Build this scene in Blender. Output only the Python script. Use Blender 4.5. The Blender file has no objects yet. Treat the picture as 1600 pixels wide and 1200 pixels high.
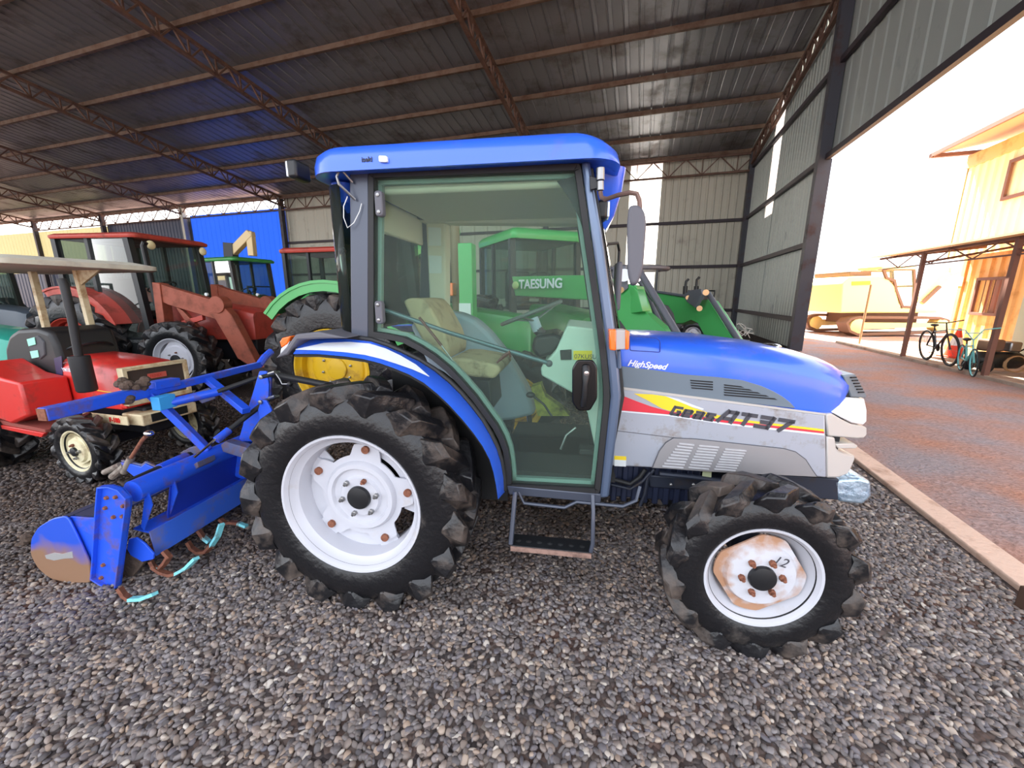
import bpy, bmesh, math, random
from mathutils import Vector, Matrix
random.seed(7)
PI = math.pi
R = math.radians
S = bpy.context.scene
COL = S.collection

# ------------------------------------------------------------------ camera
CAM_H = 1.55
PITCH = R(12.5)
FPX = 620.0
cd = bpy.data.cameras.new('camera')
cam = bpy.data.objects.new('camera', cd)
COL.objects.link(cam)
cd.sensor_fit = 'HORIZONTAL'
cd.sensor_width = 36.0
cd.lens = FPX / 1600 * 36
cd.clip_start = 0.05
cd.clip_end = 400
cam.location = (0, 0, CAM_H)
cam.rotation_euler = (PI / 2 - PITCH, 0, 0)
S.camera = cam

# building frame: a = to the right along the far wall, b = into the shed
BY = R(18)
def AB(a, b, z=0.0):
    return Vector((a * math.cos(BY) + b * math.sin(BY), -a * math.sin(BY) + b * math.cos(BY), z))

# ------------------------------------------------------------------ world, sun, exposure
w = bpy.data.worlds.new('sky')
S.world = w
w.use_nodes = True
nt = w.node_tree
bg = nt.nodes['Background']
sky = nt.nodes.new('ShaderNodeTexSky')
sky.sky_type = 'NISHITA'
sky.sun_disc = False
sky.sun_elevation = R(42)
sky.sun_rotation = R(-40)
sky.dust_density = 3.0
mixc = nt.nodes.new('ShaderNodeMixRGB')
mixc.inputs[0].default_value = 0.55
mixc.inputs[2].default_value = (9.0, 9.0, 9.2, 1)
nt.links.new(sky.outputs[0], mixc.inputs[1])
nt.links.new(mixc.outputs[0], bg.inputs[0])
bg.inputs[1].default_value = 0.33
sl = bpy.data.lights.new('sun', 'SUN')
sl.energy = 28.0
sl.angle = R(0.7)
sl.color = (1.0, 0.9, 0.74)
sun = bpy.data.objects.new('sun', sl)
COL.objects.link(sun)
sdir = AB(-0.34 * math.cos(R(52)), 0.94 * math.cos(R(52)), math.sin(R(52)))
sun.rotation_euler = sdir.to_track_quat('Z', 'Y').to_euler()
sun.location = (0, 0, 30)
S.view_settings.view_transform = 'Standard'
S.view_settings.look = 'None'
S.view_settings.gamma = 1.0
S.view_settings.use_curve_mapping = False
S.view_settings.exposure = 0.72

# ------------------------------------------------------------------ materials
def s2l(c):
    c /= 255.0
    return c / 12.92 if c <= 0.04045 else ((c + 0.055) / 1.055) ** 2.4
def rgb(r, g, b):
    return (s2l(r), s2l(g), s2l(b), 1.0)
MATS = {}
def mat(name, col, rough=0.5, metal=0.0, coat=0.0, dirt=None, dscale=6.0, damt=0.5, bump=0.0, bscale=40.0, emit=None, spec=None):
    if name in MATS:
        return MATS[name]
    m = bpy.data.materials.new(name)
    m.use_nodes = True
    n = m.node_tree.nodes
    l = m.node_tree.links
    p = n['Principled BSDF']
    p.inputs['Base Color'].default_value = col
    p.inputs['Roughness'].default_value = rough
    p.inputs['Metallic'].default_value = metal
    p.inputs['Coat Weight'].default_value = coat
    p.inputs['Coat Roughness'].default_value = 0.12
    if spec is not None:
        p.inputs['Specular IOR Level'].default_value = spec
    tc = n.new('ShaderNodeTexCoord')
    if dirt is not None:
        nz = n.new('ShaderNodeTexNoise')
        nz.inputs['Scale'].default_value = dscale
        nz.inputs['Detail'].default_value = 6
        nz.inputs['Roughness'].default_value = 0.65
        l.new(tc.outputs['Object'], nz.inputs['Vector'])
        rp = n.new('ShaderNodeValToRGB')
        rp.color_ramp.elements[0].position = 0.62 - damt * 0.35
        rp.color_ramp.elements[1].position = 0.72
        rp.color_ramp.elements[0].color = (0, 0, 0, 1)
        rp.color_ramp.elements[1].color = (1, 1, 1, 1)
        l.new(nz.outputs[0], rp.inputs[0])
        mx = n.new('ShaderNodeMixRGB')
        mx.inputs[1].default_value = col
        mx.inputs[2].default_value = dirt
        l.new(rp.outputs[0], mx.inputs[0])
        l.new(mx.outputs[0], p.inputs['Base Color'])
        mr = n.new('ShaderNodeMapRange')
        mr.inputs[3].default_value = rough
        mr.inputs[4].default_value = min(1.0, rough + 0.35)
        l.new(rp.outputs[0], mr.inputs[0])
        l.new(mr.outputs[0], p.inputs['Roughness'])
    if bump > 0:
        nb = n.new('ShaderNodeTexNoise')
        nb.inputs['Scale'].default_value = bscale
        nb.inputs['Detail'].default_value = 4
        l.new(tc.outputs['Object'], nb.inputs['Vector'])
        bp = n.new('ShaderNodeBump')
        bp.inputs['Strength'].default_value = bump
        bp.inputs['Distance'].default_value = 0.02
        l.new(nb.outputs[0], bp.inputs['Height'])
        l.new(bp.outputs[0], p.inputs['Normal'])
    if emit:
        p.inputs['Emission Color'].default_value = col
        p.inputs['Emission Strength'].default_value = emit
    MATS[name] = m
    return m

def glass_mat(name, tint, gloss=0.1, haze=0.0):
    m = bpy.data.materials.new(name)
    m.use_nodes = True
    n = m.node_tree.nodes
    l = m.node_tree.links
    n.clear()
    o = n.new('ShaderNodeOutputMaterial')
    t = n.new('ShaderNodeBsdfTransparent')
    t.inputs[0].default_value = tint
    g = n.new('ShaderNodeBsdfGlossy')
    g.inputs['Roughness'].default_value = 0.02
    f = n.new('ShaderNodeLayerWeight')
    f.inputs[0].default_value = gloss
    mx = n.new('ShaderNodeMixShader')
    l.new(f.outputs['Fresnel'], mx.inputs[0])
    l.new(t.outputs[0], mx.inputs[1])
    l.new(g.outputs[0], mx.inputs[2])
    last = mx
    if haze > 0:
        d = n.new('ShaderNodeBsdfDiffuse')
        d.inputs[0].default_value = (0.6, 0.68, 0.62, 1)
        m2 = n.new('ShaderNodeMixShader')
        m2.inputs[0].default_value = haze
        l.new(mx.outputs[0], m2.inputs[1])
        l.new(d.outputs[0], m2.inputs[2])
        last = m2
    l.new(last.outputs[0], o.inputs[0])
    MATS[name] = m
    return m

def translucent_mat(name, col, mixf=0.6):
    m = bpy.data.materials.new(name)
    m.use_nodes = True
    n = m.node_tree.nodes
    l = m.node_tree.links
    n.clear()
    o = n.new('ShaderNodeOutputMaterial')
    t = n.new('ShaderNodeBsdfTranslucent')
    t.inputs[0].default_value = col
    d = n.new('ShaderNodeBsdfDiffuse')
    d.inputs[0].default_value = col
    mx = n.new('ShaderNodeMixShader')
    mx.inputs[0].default_value = mixf
    l.new(d.outputs[0], mx.inputs[1])
    l.new(t.outputs[0], mx.inputs[2])
    l.new(mx.outputs[0], o.inputs[0])
    MATS[name] = m
    return m

BLUE = mat('blue_paint', rgb(46, 102, 232), 0.28, 0, 0.6, rgb(70, 100, 200), 5, 0.15)
BLUE_D = mat('implement_blue', rgb(34, 88, 225), 0.45, 0, 0.2, rgb(105, 75, 60), 7, 0.28)
SILVER = mat('silver_paint', rgb(172, 178, 190), 0.38, 0.35, 0.2, rgb(140, 130, 120), 8, 0.2)
NOSE = mat('pale_silver_plastic', rgb(190, 186, 182), 0.4, 0.1, 0.2)
HOODGREY = mat('grey_hood_panel', rgb(104, 118, 130), 0.4, 0.1, 0.2)
CABGREY = mat('cab_frame_grey', rgb(72, 78, 92), 0.4, 0.3, 0.2)
POSTGREY = mat('front_post_grey', rgb(96, 112, 138), 0.3, 0.4, 0.3)
def ring_rust(name, cx, cz, r0, r1):
    m = mat(name, rgb(196, 196, 202), 0.45)
    n = m.node_tree.nodes; l = m.node_tree.links
    tc = n.new('ShaderNodeTexCoord'); sp = n.new('ShaderNodeSeparateXYZ'); l.new(tc.outputs['Object'], sp.inputs[0])
    def mth(op, a, b):
        q = n.new('ShaderNodeMath'); q.operation = op
        for i, v in enumerate((a, b)):
            if isinstance(v, (int, float)): q.inputs[i].default_value = v
            else: l.new(v, q.inputs[i])
        return q.outputs[0]
    dx = mth('SUBTRACT', sp.outputs[0], cx); dz = mth('SUBTRACT', sp.outputs[2], cz)
    rr = mth('SQRT', mth('ADD', mth('MULTIPLY', dx, dx), mth('MULTIPLY', dz, dz)), 0)
    nz = n.new('ShaderNodeTexNoise'); nz.inputs['Scale'].default_value = 11; nz.inputs['Detail'].default_value = 7; l.new(tc.outputs['Object'], nz.inputs['Vector'])
    mr = n.new('ShaderNodeMapRange'); mr.inputs[1].default_value = r0; mr.inputs[2].default_value = r1
    l.new(rr, mr.inputs[0])
    f = mth('SUBTRACT', mth('ADD', mth('MULTIPLY', mr.outputs[0], 0.42), mth('MULTIPLY', nz.outputs[0], 1.5)), 0.85)
    rp = n.new('ShaderNodeMapRange'); rp.inputs[1].default_value = 0.0; rp.inputs[2].default_value = 0.35; l.new(f, rp.inputs[0])
    mx = n.new('ShaderNodeMixRGB'); mx.inputs[1].default_value = rgb(200, 201, 208); mx.inputs[2].default_value = rgb(176, 134, 106)
    l.new(rp.outputs[0], mx.inputs[0]); l.new(mx.outputs[0], n['Principled BSDF'].inputs['Base Color'])
    return m
BLACKP = mat('black_plastic', rgb(26, 27, 30), 0.45)
SEAL = mat('black_rubber_seal', rgb(30, 31, 33), 0.6)
RUBBER = mat('tyre_rubber', rgb(22, 22, 25), 0.34, 0, 0, rgb(70, 64, 60), 5, 0.1, 0.25, 30)
LUGM = mat('tyre_lug_rubber', rgb(25, 25, 28), 0.32, 0, 0, rgb(98, 86, 78), 6, 0.4, 0.25, 30)
WHITER = mat('white_rim_paint', rgb(196, 197, 205), 0.4, 0, 0.1, rgb(190, 186, 186), 6, 0.1)
RUSTR = mat('rust_stained_rim', rgb(196, 196, 202), 0.45, 0, 0, rgb(158, 104, 70), 5, 0.62)
RUST = mat('rusty_bolt', rgb(140, 88, 66), 0.8, 0.1, 0, rgb(95, 56, 40), 60, 0.5)
STEEL = mat('bare_steel', rgb(150, 150, 150), 0.35, 0.9)
DKMETAL = mat('dark_chassis_metal', rgb(40, 46, 60), 0.5, 0.3, 0, rgb(60, 52, 48), 9, 0.3)
UNDER = mat('engine_black', rgb(24, 26, 34), 0.55, 0.2)
INT_GREY = mat('cab_interior_grey', rgb(158, 172, 186), 0.6)
INT_BEIGE = mat('cab_lining_beige', rgb(214, 208, 190), 0.7)
SEATM = mat('tan_seat_cloth', rgb(186, 166, 134), 0.85, 0, 0, rgb(140, 120, 96), 12, 0.3)
WHITE = mat('white_decal', rgb(225, 230, 238), 0.5)
PAPER = mat('paper_notice', rgb(215, 220, 220), 0.7)
YEL = mat('yellow_decal', rgb(235, 205, 40), 0.5)
RED = mat('red_decal', rgb(215, 50, 66), 0.45)
CHAR = mat('charcoal_lettering', rgb(66, 66, 74), 0.5)
ORANGE = mat('orange_lens', rgb(245, 110, 30), 0.2, 0, 0.5)
CLEARL = mat('clear_lens', rgb(215, 222, 230), 0.08, 0.3, 1.0)
CHROME = mat('chrome', rgb(225, 225, 228), 0.12, 1.0)
MIRROR_B = mat('mirror_back_grey', rgb(92, 92, 100), 0.55, 0, 0, None)
TEAL = mat('pale_cyan_paint', rgb(130, 215, 225), 0.5, 0, 0, rgb(110, 80, 60), 10, 0.3)
CLODM = mat('caked_soil', rgb(92, 76, 66), 0.95, 0, 0, rgb(60, 48, 42), 20, 0.5, 0.6, 30)
GLASS = glass_mat('tinted_cab_glass', (0.84, 0.94, 0.89, 1), 0.10, 0.03)
GLASS_C = glass_mat('clear_far_glass', (0.95, 0.98, 0.96, 1), 0.08, 0.0)
GLASS_D = glass_mat('dark_cab_glass', (0.42, 0.52, 0.48, 1), 0.2, 0.03)

# ------------------------------------------------------------------ mesh helper
class MB:
    def __init__(s):
        s.v = []
        s.f = []
    def add(s, vs, fs):
        o = len(s.v)
        s.v += [tuple(v) for v in vs]
        s.f += [tuple(i + o for i in f) for f in fs]
        return s
    def box(s, x0, x1, y0, y1, z0, z1):
        return s.add([(x0,y0,z0),(x1,y0,z0),(x1,y1,z0),(x0,y1,z0),(x0,y0,z1),(x1,y0,z1),(x1,y1,z1),(x0,y1,z1)],
                     [(0,3,2,1),(4,5,6,7),(0,1,5,4),(1,2,6,5),(2,3,7,6),(3,0,4,7)])
    def bar(s, p0, p1, w, h, up=(0, 0, 1)):
        p0 = Vector(p0); p1 = Vector(p1); d = (p1 - p0).normalized(); up = Vector(up)
        if abs(d.dot(up)) > 0.99: up = Vector((1, 0, 0))
        sx = d.cross(up).normalized() * w / 2
        sz = sx.cross(d).normalized() * h / 2
        vs = [p0-sx-sz, p0+sx-sz, p0+sx+sz, p0-sx+sz, p1-sx-sz, p1+sx-sz, p1+sx+sz, p1-sx+sz]
        return s.add(vs, [(0,3,2,1),(4,5,6,7),(0,1,5,4),(1,2,6,5),(2,3,7,6),(3,0,4,7)])
    def tube(s, pts, r, n=8):
        pts = [Vector(p) for p in pts]
        m = len(pts)
        rr = r if isinstance(r, (list, tuple)) else [r] * m
        o = len(s.v); ref = None
        for i, p in enumerate(pts):
            t = (pts[min(i+1, m-1)] - pts[max(i-1, 0)])
            t = t.normalized() if t.length > 1e-9 else Vector((0,0,1))
            if ref is None:
                ref = Vector((0,0,1)) if abs(t.z) < 0.9 else Vector((1,0,0))
            a = t.cross(ref).normalized(); b = a.cross(t).normalized(); ref = b
            for k in range(n):
                th = 2*PI*k/n
                s.v.append(tuple(p + (a*math.cos(th) + b*math.sin(th)) * rr[i]))
        for i in range(m-1):
            for k in range(n):
                k2 = (k+1) % n
                s.f.append((o+i*n+k, o+i*n+k2, o+(i+1)*n+k2, o+(i+1)*n+k))
        s.f.append(tuple(o+k for k in range(n))[::-1])
        s.f.append(tuple(o+(m-1)*n+k for k in range(n)))
        return s
    def lathe(s, prof, c=(0,0,0), axis='y', n=48, close=False):
        # prof: (radius, along-axis)
        o = len(s.v); m = len(prof)
        for r, a in prof:
            for k in range(n):
                t = 2*PI*k/n
                x, z = r*math.cos(t), r*math.sin(t)
                if axis == 'y': p = (x, a, z)
                elif axis == 'z': p = (x, z, a)
                else: p = (a, x, z)
                s.v.append((p[0]+c[0], p[1]+c[1], p[2]+c[2]))
        rng = m if close else m-1
        for i in range(rng):
            j = (i+1) % m
            for k in range(n):
                k2 = (k+1) % n
                s.f.append((o+i*n+k, o+j*n+k, o+j*n+k2, o+i*n+k2))
        if not close:
            if prof[0][0] > 1e-5: s.f.append(tuple(o+k for k in range(n)))
            if prof[-1][0] > 1e-5: s.f.append(tuple(o+(m-1)*n+k for k in range(n))[::-1])
        return s
    def tubering(s, prof, **k):
        return s.lathe(prof, close=True, **k)
    def prism(s, pts, y0, y1, f=None):
        # polygon in (x,z), extruded along y; f maps (x,y,z)
        n = len(pts)
        ar = sum(pts[i][0]*pts[(i+1)%n][1]-pts[(i+1)%n][0]*pts[i][1] for i in range(n))
        if ar < 0: pts = pts[::-1]
        vs = [(p[0], y0, p[1]) for p in pts] + [(p[0], y1, p[1]) for p in pts]
        if f: vs = [f(*v) for v in vs]
        fs = [tuple(range(n)), tuple(range(n, 2*n))[::-1]] + [(i, i+n, (i+1)%n+n, (i+1)%n) for i in range(n)]
        return s.add(vs, fs)
    def ring(s, po, pi, y0, y1, closed=True, f=None):
        n = len(po)
        vs = []
        for y in (y0, y1):
            for p in po: vs.append((p[0], y, p[1]))
            for p in pi: vs.append((p[0], y, p[1]))
        if f: vs = [f(*v) for v in vs]
        fs = []
        for i in range(n if closed else n-1):
            j = (i+1) % n
            fs += [(i, j, n+j, n+i), (2*n+i, 3*n+i, 3*n+j, 2*n+j), (i, 2*n+i, 2*n+j, j), (n+i, n+j, 3*n+j, 3*n+i)]
        if not closed:
            fs += [(0, n, 3*n, 2*n), (n-1, 3*n-1, 4*n-1, 2*n-1)]
        return s.add(vs, fs)
    def loft(s, secs, cap=True):
        n = len(secs[0]); o = len(s.v)
        for sec in secs: s.v += [tuple(p) for p in sec]
        for i in range(len(secs)-1):
            for k in range(n-1):
                s.f.append((o+i*n+k, o+i*n+k+1, o+(i+1)*n+k+1, o+(i+1)*n+k))
            s.f.append((o+i*n+n-1, o+i*n, o+(i+1)*n, o+(i+1)*n+n-1))
        if cap:
            s.f.append(tuple(o+k for k in range(n))[::-1])
            s.f.append(tuple(o+(len(secs)-1)*n+k for k in range(n)))
        return s
    def sphere(s, c, r, n=12, m=8, sc=(1,1,1)):
        o = len(s.v)
        for i in range(m+1):
            ph = PI*i/m
            for k in range(n):
                t = 2*PI*k/n
                s.v.append((c[0]+r*sc[0]*math.sin(ph)*math.cos(t), c[1]+r*sc[1]*math.sin(ph)*math.sin(t), c[2]+r*sc[2]*math.cos(ph)))
        for i in range(m):
            for k in range(n):
                k2 = (k+1)%n
                s.f.append((o+i*n+k, o+(i+1)*n+k, o+(i+1)*n+k2, o+i*n+k2))
        return s
    def xf(s, M):
        s.v = [tuple(M @ Vector(v)) for v in s.v]
        return s
    def build(s, name, m, parent=None, bevel=0.0, smooth=True, sub=0, ang=35, seg=2):
        me = bpy.data.meshes.new(name)
        me.from_pydata(s.v, [], s.f)
        bm = bmesh.new(); bm.from_mesh(me)
        bmesh.ops.remove_doubles(bm, verts=bm.verts, dist=1e-5)
        bmesh.ops.recalc_face_normals(bm, faces=bm.faces)
        bm.to_mesh(me); bm.free()
        if smooth:
            me.polygons.foreach_set('use_smooth', [True]*len(me.polygons))
            me.set_sharp_from_angle(angle=R(ang))
        me.materials.append(m)
        o = bpy.data.objects.new(name, me)
        COL.objects.link(o)
        if parent is not None: o.parent = parent
        if bevel > 0:
            b = o.modifiers.new('bevel', 'BEVEL'); b.width = bevel; b.segments = seg; b.limit_method = 'ANGLE'; b.angle_limit = R(40)
            b.harden_normals = False
        if sub:
            b = o.modifiers.new('sub', 'SUBSURF'); b.levels = sub; b.render_levels = sub
        return o

def tag(o, label=None, cat=None, group=None, kind=None):
    if label: o['label'] = label
    if cat: o['category'] = cat
    if group: o['group'] = group
    if kind: o['kind'] = kind
    return o
def thing(name, label, cat, loc=(0,0,0), rz=0.0, group=None):
    o = bpy.data.objects.new(name, None)
    o.empty_display_size = 0.2
    COL.objects.link(o)
    o.location = loc; o.rotation_euler = (0, 0, rz)
    return tag(o, label, cat, group)
def struct(o):
    o['kind'] = 'structure'
    return o
def copy_tree(o, parent=None):
    c = o.copy(); COL.objects.link(c)
    if parent is not None: c.parent = parent
    for ch in list(o.children): copy_tree(ch, c)
    return c
def text_mesh(name, s, m, parent, M, size=0.1, depth=0.002, shear=0.0, bold=0.0, xs=1.0):
    cu = bpy.data.curves.new(name, 'FONT')
    cu.body = s; cu.size = size; cu.extrude = depth; cu.shear = shear; cu.offset = bold
    o = bpy.data.objects.new(name, cu)
    me = bpy.data.meshes.new_from_object(o)
    bpy.data.objects.remove(o)
    me.transform(Matrix.Scale(xs, 4, (1, 0, 0)))
    me.transform(M)
    me.materials.clear(); me.materials.append(m)
    ob = bpy.data.objects.new(name, me)
    COL.objects.link(ob); ob.parent = parent
    return ob
def on_xz(x, y, z, ang=0.0):
    # text lying in the x-z plane, facing -y
    return Matrix.Translation((x, y, z)) @ Matrix.Rotation(ang, 4, 'Y') @ Matrix.Rotation(PI/2, 4, 'X')

# pixel measurements of the photograph -> metres on a chosen real plane
def ray(px, py):
    u = px - 800; v = py - 600
    c, s_ = math.cos(PITCH), math.sin(PITCH)
    return Vector((u, FPX*c - v*s_, -(v*c + FPX*s_)))
def onplane(px, py, O, nrm):
    d = ray(px, py); C = Vector((0, 0, CAM_H))
    k = (Vector(O) - C).dot(nrm) / d.dot(nrm)
    return C + d * k
def G(px, py, z=0.0):
    d = ray(px, py); k = (z - CAM_H) / d.z
    return Vector((d.x*k, d.y*k, z))
class Frame:
    def __init__(s, O, rz):
        s.O = Vector(O); s.rz = rz
        s.ex = Vector((math.cos(rz), math.sin(rz), 0)); s.ey = Vector((-math.sin(rz), math.cos(rz), 0))
    def P(s, px, py, y):
        # local (x, z) of a pixel on the plane local-y = y
        p = onplane(px, py, s.O + s.ey*y, s.ey) - s.O
        return (p.dot(s.ex), p.z)
    def L(s, px, py, y):
        x, z = s.P(px, py, y); return (x, y, z)
    def PX(s, px, py, x):
        # local (y, z) on the plane local-x = x
        p = onplane(px, py, s.O + s.ex*x, s.ex) - s.O
        return (p.dot(s.ey), p.z)

# ------------------------------------------------------------------ wheels
def tyre_mb(Ro, rr, W, nl, lh, lugs=True, segs=64):
    Rc = Ro - lh
    a, b = MB(), MB()
    prof = [(rr-0.01, 0.05*W+0.02), (rr+0.012, 0.035*W+0.01), (rr+0.03, 0.02*W), (rr+(Rc-rr)*0.5, 0.0), (Rc-(Rc-rr)*0.22, 0.035*W), (Rc-0.008, 0.12*W), (Rc, 0.28*W), (Rc+0.004, 0.5*W)]
    full = prof + [(r, W-y) for r, y in prof[::-1][1:]]
    a.lathe(full, n=segs, close=True)
    if lugs:
        dth = 2*PI/nl
        for side in (0, 1):
            for k in range(nl):
                t0 = dth*(k + 0.5*side)
                # stations: y fraction, base r, top r, theta shift, half width
                hw = dth*Ro*0.235
                st = [(-0.004, 0.03, Rc-(Rc-rr)*0.36, Rc-(Rc-rr)*0.34, 0.06, 0.18),
                      (-0.03, 0.05, Rc-(Rc-rr)*0.16, Rc-(Rc-rr)*0.10, 0.0, 0.75),
                      (-0.035, 0.09, Rc-0.02, Ro-0.02, -0.02, 1.15),
                      (0.05, 0.14, Rc-0.01, Ro-0.003, 0.06, 1.2),
                      (0.30, 0.32, Rc-0.01, Ro, 0.36, 0.95),
                      (0.54, 0.56, Rc-0.01, Ro-0.002, 0.58, 0.85)]
                secs = []
                for yt, yb, rb, rt, sh, wv in st:
                    th = t0 - sh*dth*1.15
                    def P(r, y, off):
                        tt = th + off/r
                        yy = y*W if side == 0 else W - y*W
                        return (r*math.cos(tt), yy, r*math.sin(tt))
                    h1 = hw*wv
                    secs.append([P(rb, yb, -h1*1.5), P(rb, yb, h1*1.5), P(rt, yt, h1*0.72), P(rt, yt, -h1*0.72)])
                b.loft(secs)
    return a, b

def wheel(name, parent, c, Ro, rr, W, nl, lh, rim_mat, flip=False, hub=None, rot=0.0, lugs=True, segs=64, dish=0.09, nbolt=6, rusty=False, kind='plain', yaw=0.0):
    """axle along y; the outer face is towards -y (towards +y when flip)"""
    e = MB
    T0 = Matrix.Translation(c) @ Matrix.Rotation(yaw, 4, 'Z') @ (Matrix.Rotation(PI, 4, 'Z') if flip else Matrix.Identity(4)) @ Matrix.Rotation(rot, 4, 'Y')
    a, b = tyre_mb(Ro, rr, W, nl, lh, lugs, segs)
    if flip:  # keep the tread handed the same way round
        b.v = [(x, y, -z) for x, y, z in b.v]
    ty = a.xf(T0).build(name+'_tyre', RUBBER, parent, 0)
    ty.name = 'tyre'
    if lugs:
        lg = b.xf(T0).build('tread_lug_band', LUGM, ty, 0.004, seg=1, ang=30)
    rm = MB()
    pr = [(rr+0.014, 0.012), (rr+0.016, 0.022), (rr+0.002, 0.03), (rr-0.006, 0.045), (rr-0.03, 0.065), (rr-0.04, W*0.45), (rr-0.04, W*0.7), (rr-0.006, W-0.03), (rr+0.012, W-0.012),
          (rr+0.004, W-0.012), (rr-0.014, W-0.035), (rr-0.048, W*0.7), (rr-0.048, W*0.45), (rr-0.038, 0.07), (rr-0.014, 0.048), (rr-0.008, 0.03), (rr+0.004, 0.014)]
    rm.lathe(pr, n=segs, close=True)
    rim = rm.xf(T0).build('rim', rim_mat, ty, 0)
    ri = rr - 0.04
    d = MB()
    if kind == 'tabbed':
        out = []
        nseg = 120
        TB = [R(160+72*k) for k in range(5)]
        for k in range(nseg):
            t = 2*PI*k/nseg
            q = min(abs((t-tb+PI) % (2*PI)-PI) for tb in TB)/R(36)
            rad = ri*(0.90 - 0.19*max(0, min(1, (q-0.38)/0.22)))
            out.append((rad*math.cos(t), rad*math.sin(t)))
        inn = [(0.60*ri*math.cos(2*PI*k/nseg), 0.60*ri*math.sin(2*PI*k/nseg)) for k in range(nseg)]
        d.ring(out, inn, dish+0.012, dish+0.02)
        # raised dish
        d.lathe([(0.62*ri, dish+0.02), (0.61*ri, dish+0.004), (0.57*ri, dish-0.012), (0.50*ri, dish-0.012), (0.47*ri, dish+0.004), (0.36*ri, dish+0.006), (0.33*ri, dish-0.008), (0.10, dish-0.01), (0.02, dish-0.01),
                 (0.02, dish), (0.32*ri, dish+0.004), (0.45*ri, dish+0.014), (0.55*ri, dish), (0.58*ri, dish+0.02)], n=segs, close=True)
        # web of the rim with two openings
        def arc_ring(a0, a1):
            k = 30
            o1 = [((ri+0.004)*math.cos(R(a0+(a1-a0)*i/k)), (ri+0.004)*math.sin(R(a0+(a1-a0)*i/k))) for i in range(k+1)]
            i1 = [((ri*0.74)*math.cos(R(a0+(a1-a0)*i/k)), (ri*0.74)*math.sin(R(a0+(a1-a0)*i/k))) for i in range(k+1)]
            d.ring(o1, i1, dish+0.035, dish+0.042, closed=False)
        arc_ring(-10, 98); arc_ring(140, 300)
        # brackets welded on the barrel
        for tt in TB:
            u = Vector((math.cos(tt), 0, math.sin(tt))); v = Vector((-math.sin(tt), 0, math.cos(tt)))
            p0 = u*ri*0.80 + Vector((0, dish+0.03, 0)); p1 = u*ri*1.0 + Vector((0, dish+0.03, 0))
            d.bar(p0, p1, 0.11, 0.018, up=(0, 1, 0))
    else:
        nseg = 96; o_ = []; i_ = []
        for k in range(nseg):
            t = 2*PI*k/nseg
            q = min(abs((t-R(45+90*j)+PI) % (2*PI)-PI) for j in range(4))
            rad = min(ri+0.004, ri*0.90/math.cos(q))
            o_.append((rad*math.cos(t), rad*math.sin(t))); i_.append((ri*0.80*math.cos(t), ri*0.80*math.sin(t)))
        d.ring(o_, i_, dish+0.004, dish+0.012)
        d.lathe([(ri*0.81, dish+0.004), (ri*0.79, dish-0.004), (ri*0.75, dish-0.014), (ri*0.5, dish-0.016), (ri*0.3, dish-0.02), (0.01, dish-0.02),
                 (0.01, dish-0.008), (ri*0.3, dish-0.008), (ri*0.74, dish-0.004), (ri*0.79, dish+0.008)], n=segs, close=True)
    dm = ring_rust('rust_ringed_disc', c[0], c[2], ri*0.55, ri*0.95) if rusty else rim_mat
    dk = d.xf(T0).build('wheel_disc', dm, ty, 0)
    hb = MB()
    hr = ri*0.20 if kind == 'tabbed' else ri*0.31
    if hub is None: hub = BLACKP
    yb = dish-0.012 if kind == 'tabbed' else dish-0.02
    hb.lathe([(hr, yb+0.005), (hr, yb-0.008), (hr*0.95, yb-0.016), (hr*0.6, yb-0.022), (0.001, yb-0.024)], n=32)
    hb.xf(T0).build('hub_cap', hub, ty, 0)
    br = hr*1.55 if kind == 'tabbed' else hr*1.42
    for k in range(nbolt):
        t = 2*PI*(k+0.3)/nbolt
        m = MB(); x, z = br*math.cos(t), br*math.sin(t)
        m.lathe([(0.014, yb+0.004), (0.014, yb-0.012), (0.008, yb-0.014), (0.008, yb-0.026), (0.001, yb-0.027)], c=(x, 0, z), n=6)
        m.xf(T0).build('wheel_nut', RUST if (rusty or k == 1) else STEEL, ty, 0)
    if kind == 'tabbed':
        for t in TB:
            m = MB(); x, z = ri*0.83*math.cos(t), ri*0.83*math.sin(t)
            m.lathe([(0.02, dish+0.012), (0.02, dish-0.002), (0.001, dish-0.004)], c=(x, 0, z), n=12)
            m.xf(T0).build('rusty_bolt_head', RUST, ty, 0)
    return ty
# ================================================================== THE SHED
MBD = Matrix.Rotation(-BY, 4, 'Z')     # building coordinates (a, b, z) -> world
def bld(mb, name, m, parent=None, **k):
    return mb.xf(MBD).build(name, m, parent, **k)
A_R = 4.4; B_BACK = 22.5; A_L = -62.0; B_F = -5.0
def roof_z(b): return 8.0 + 0.15*(B_BACK - b)

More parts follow.
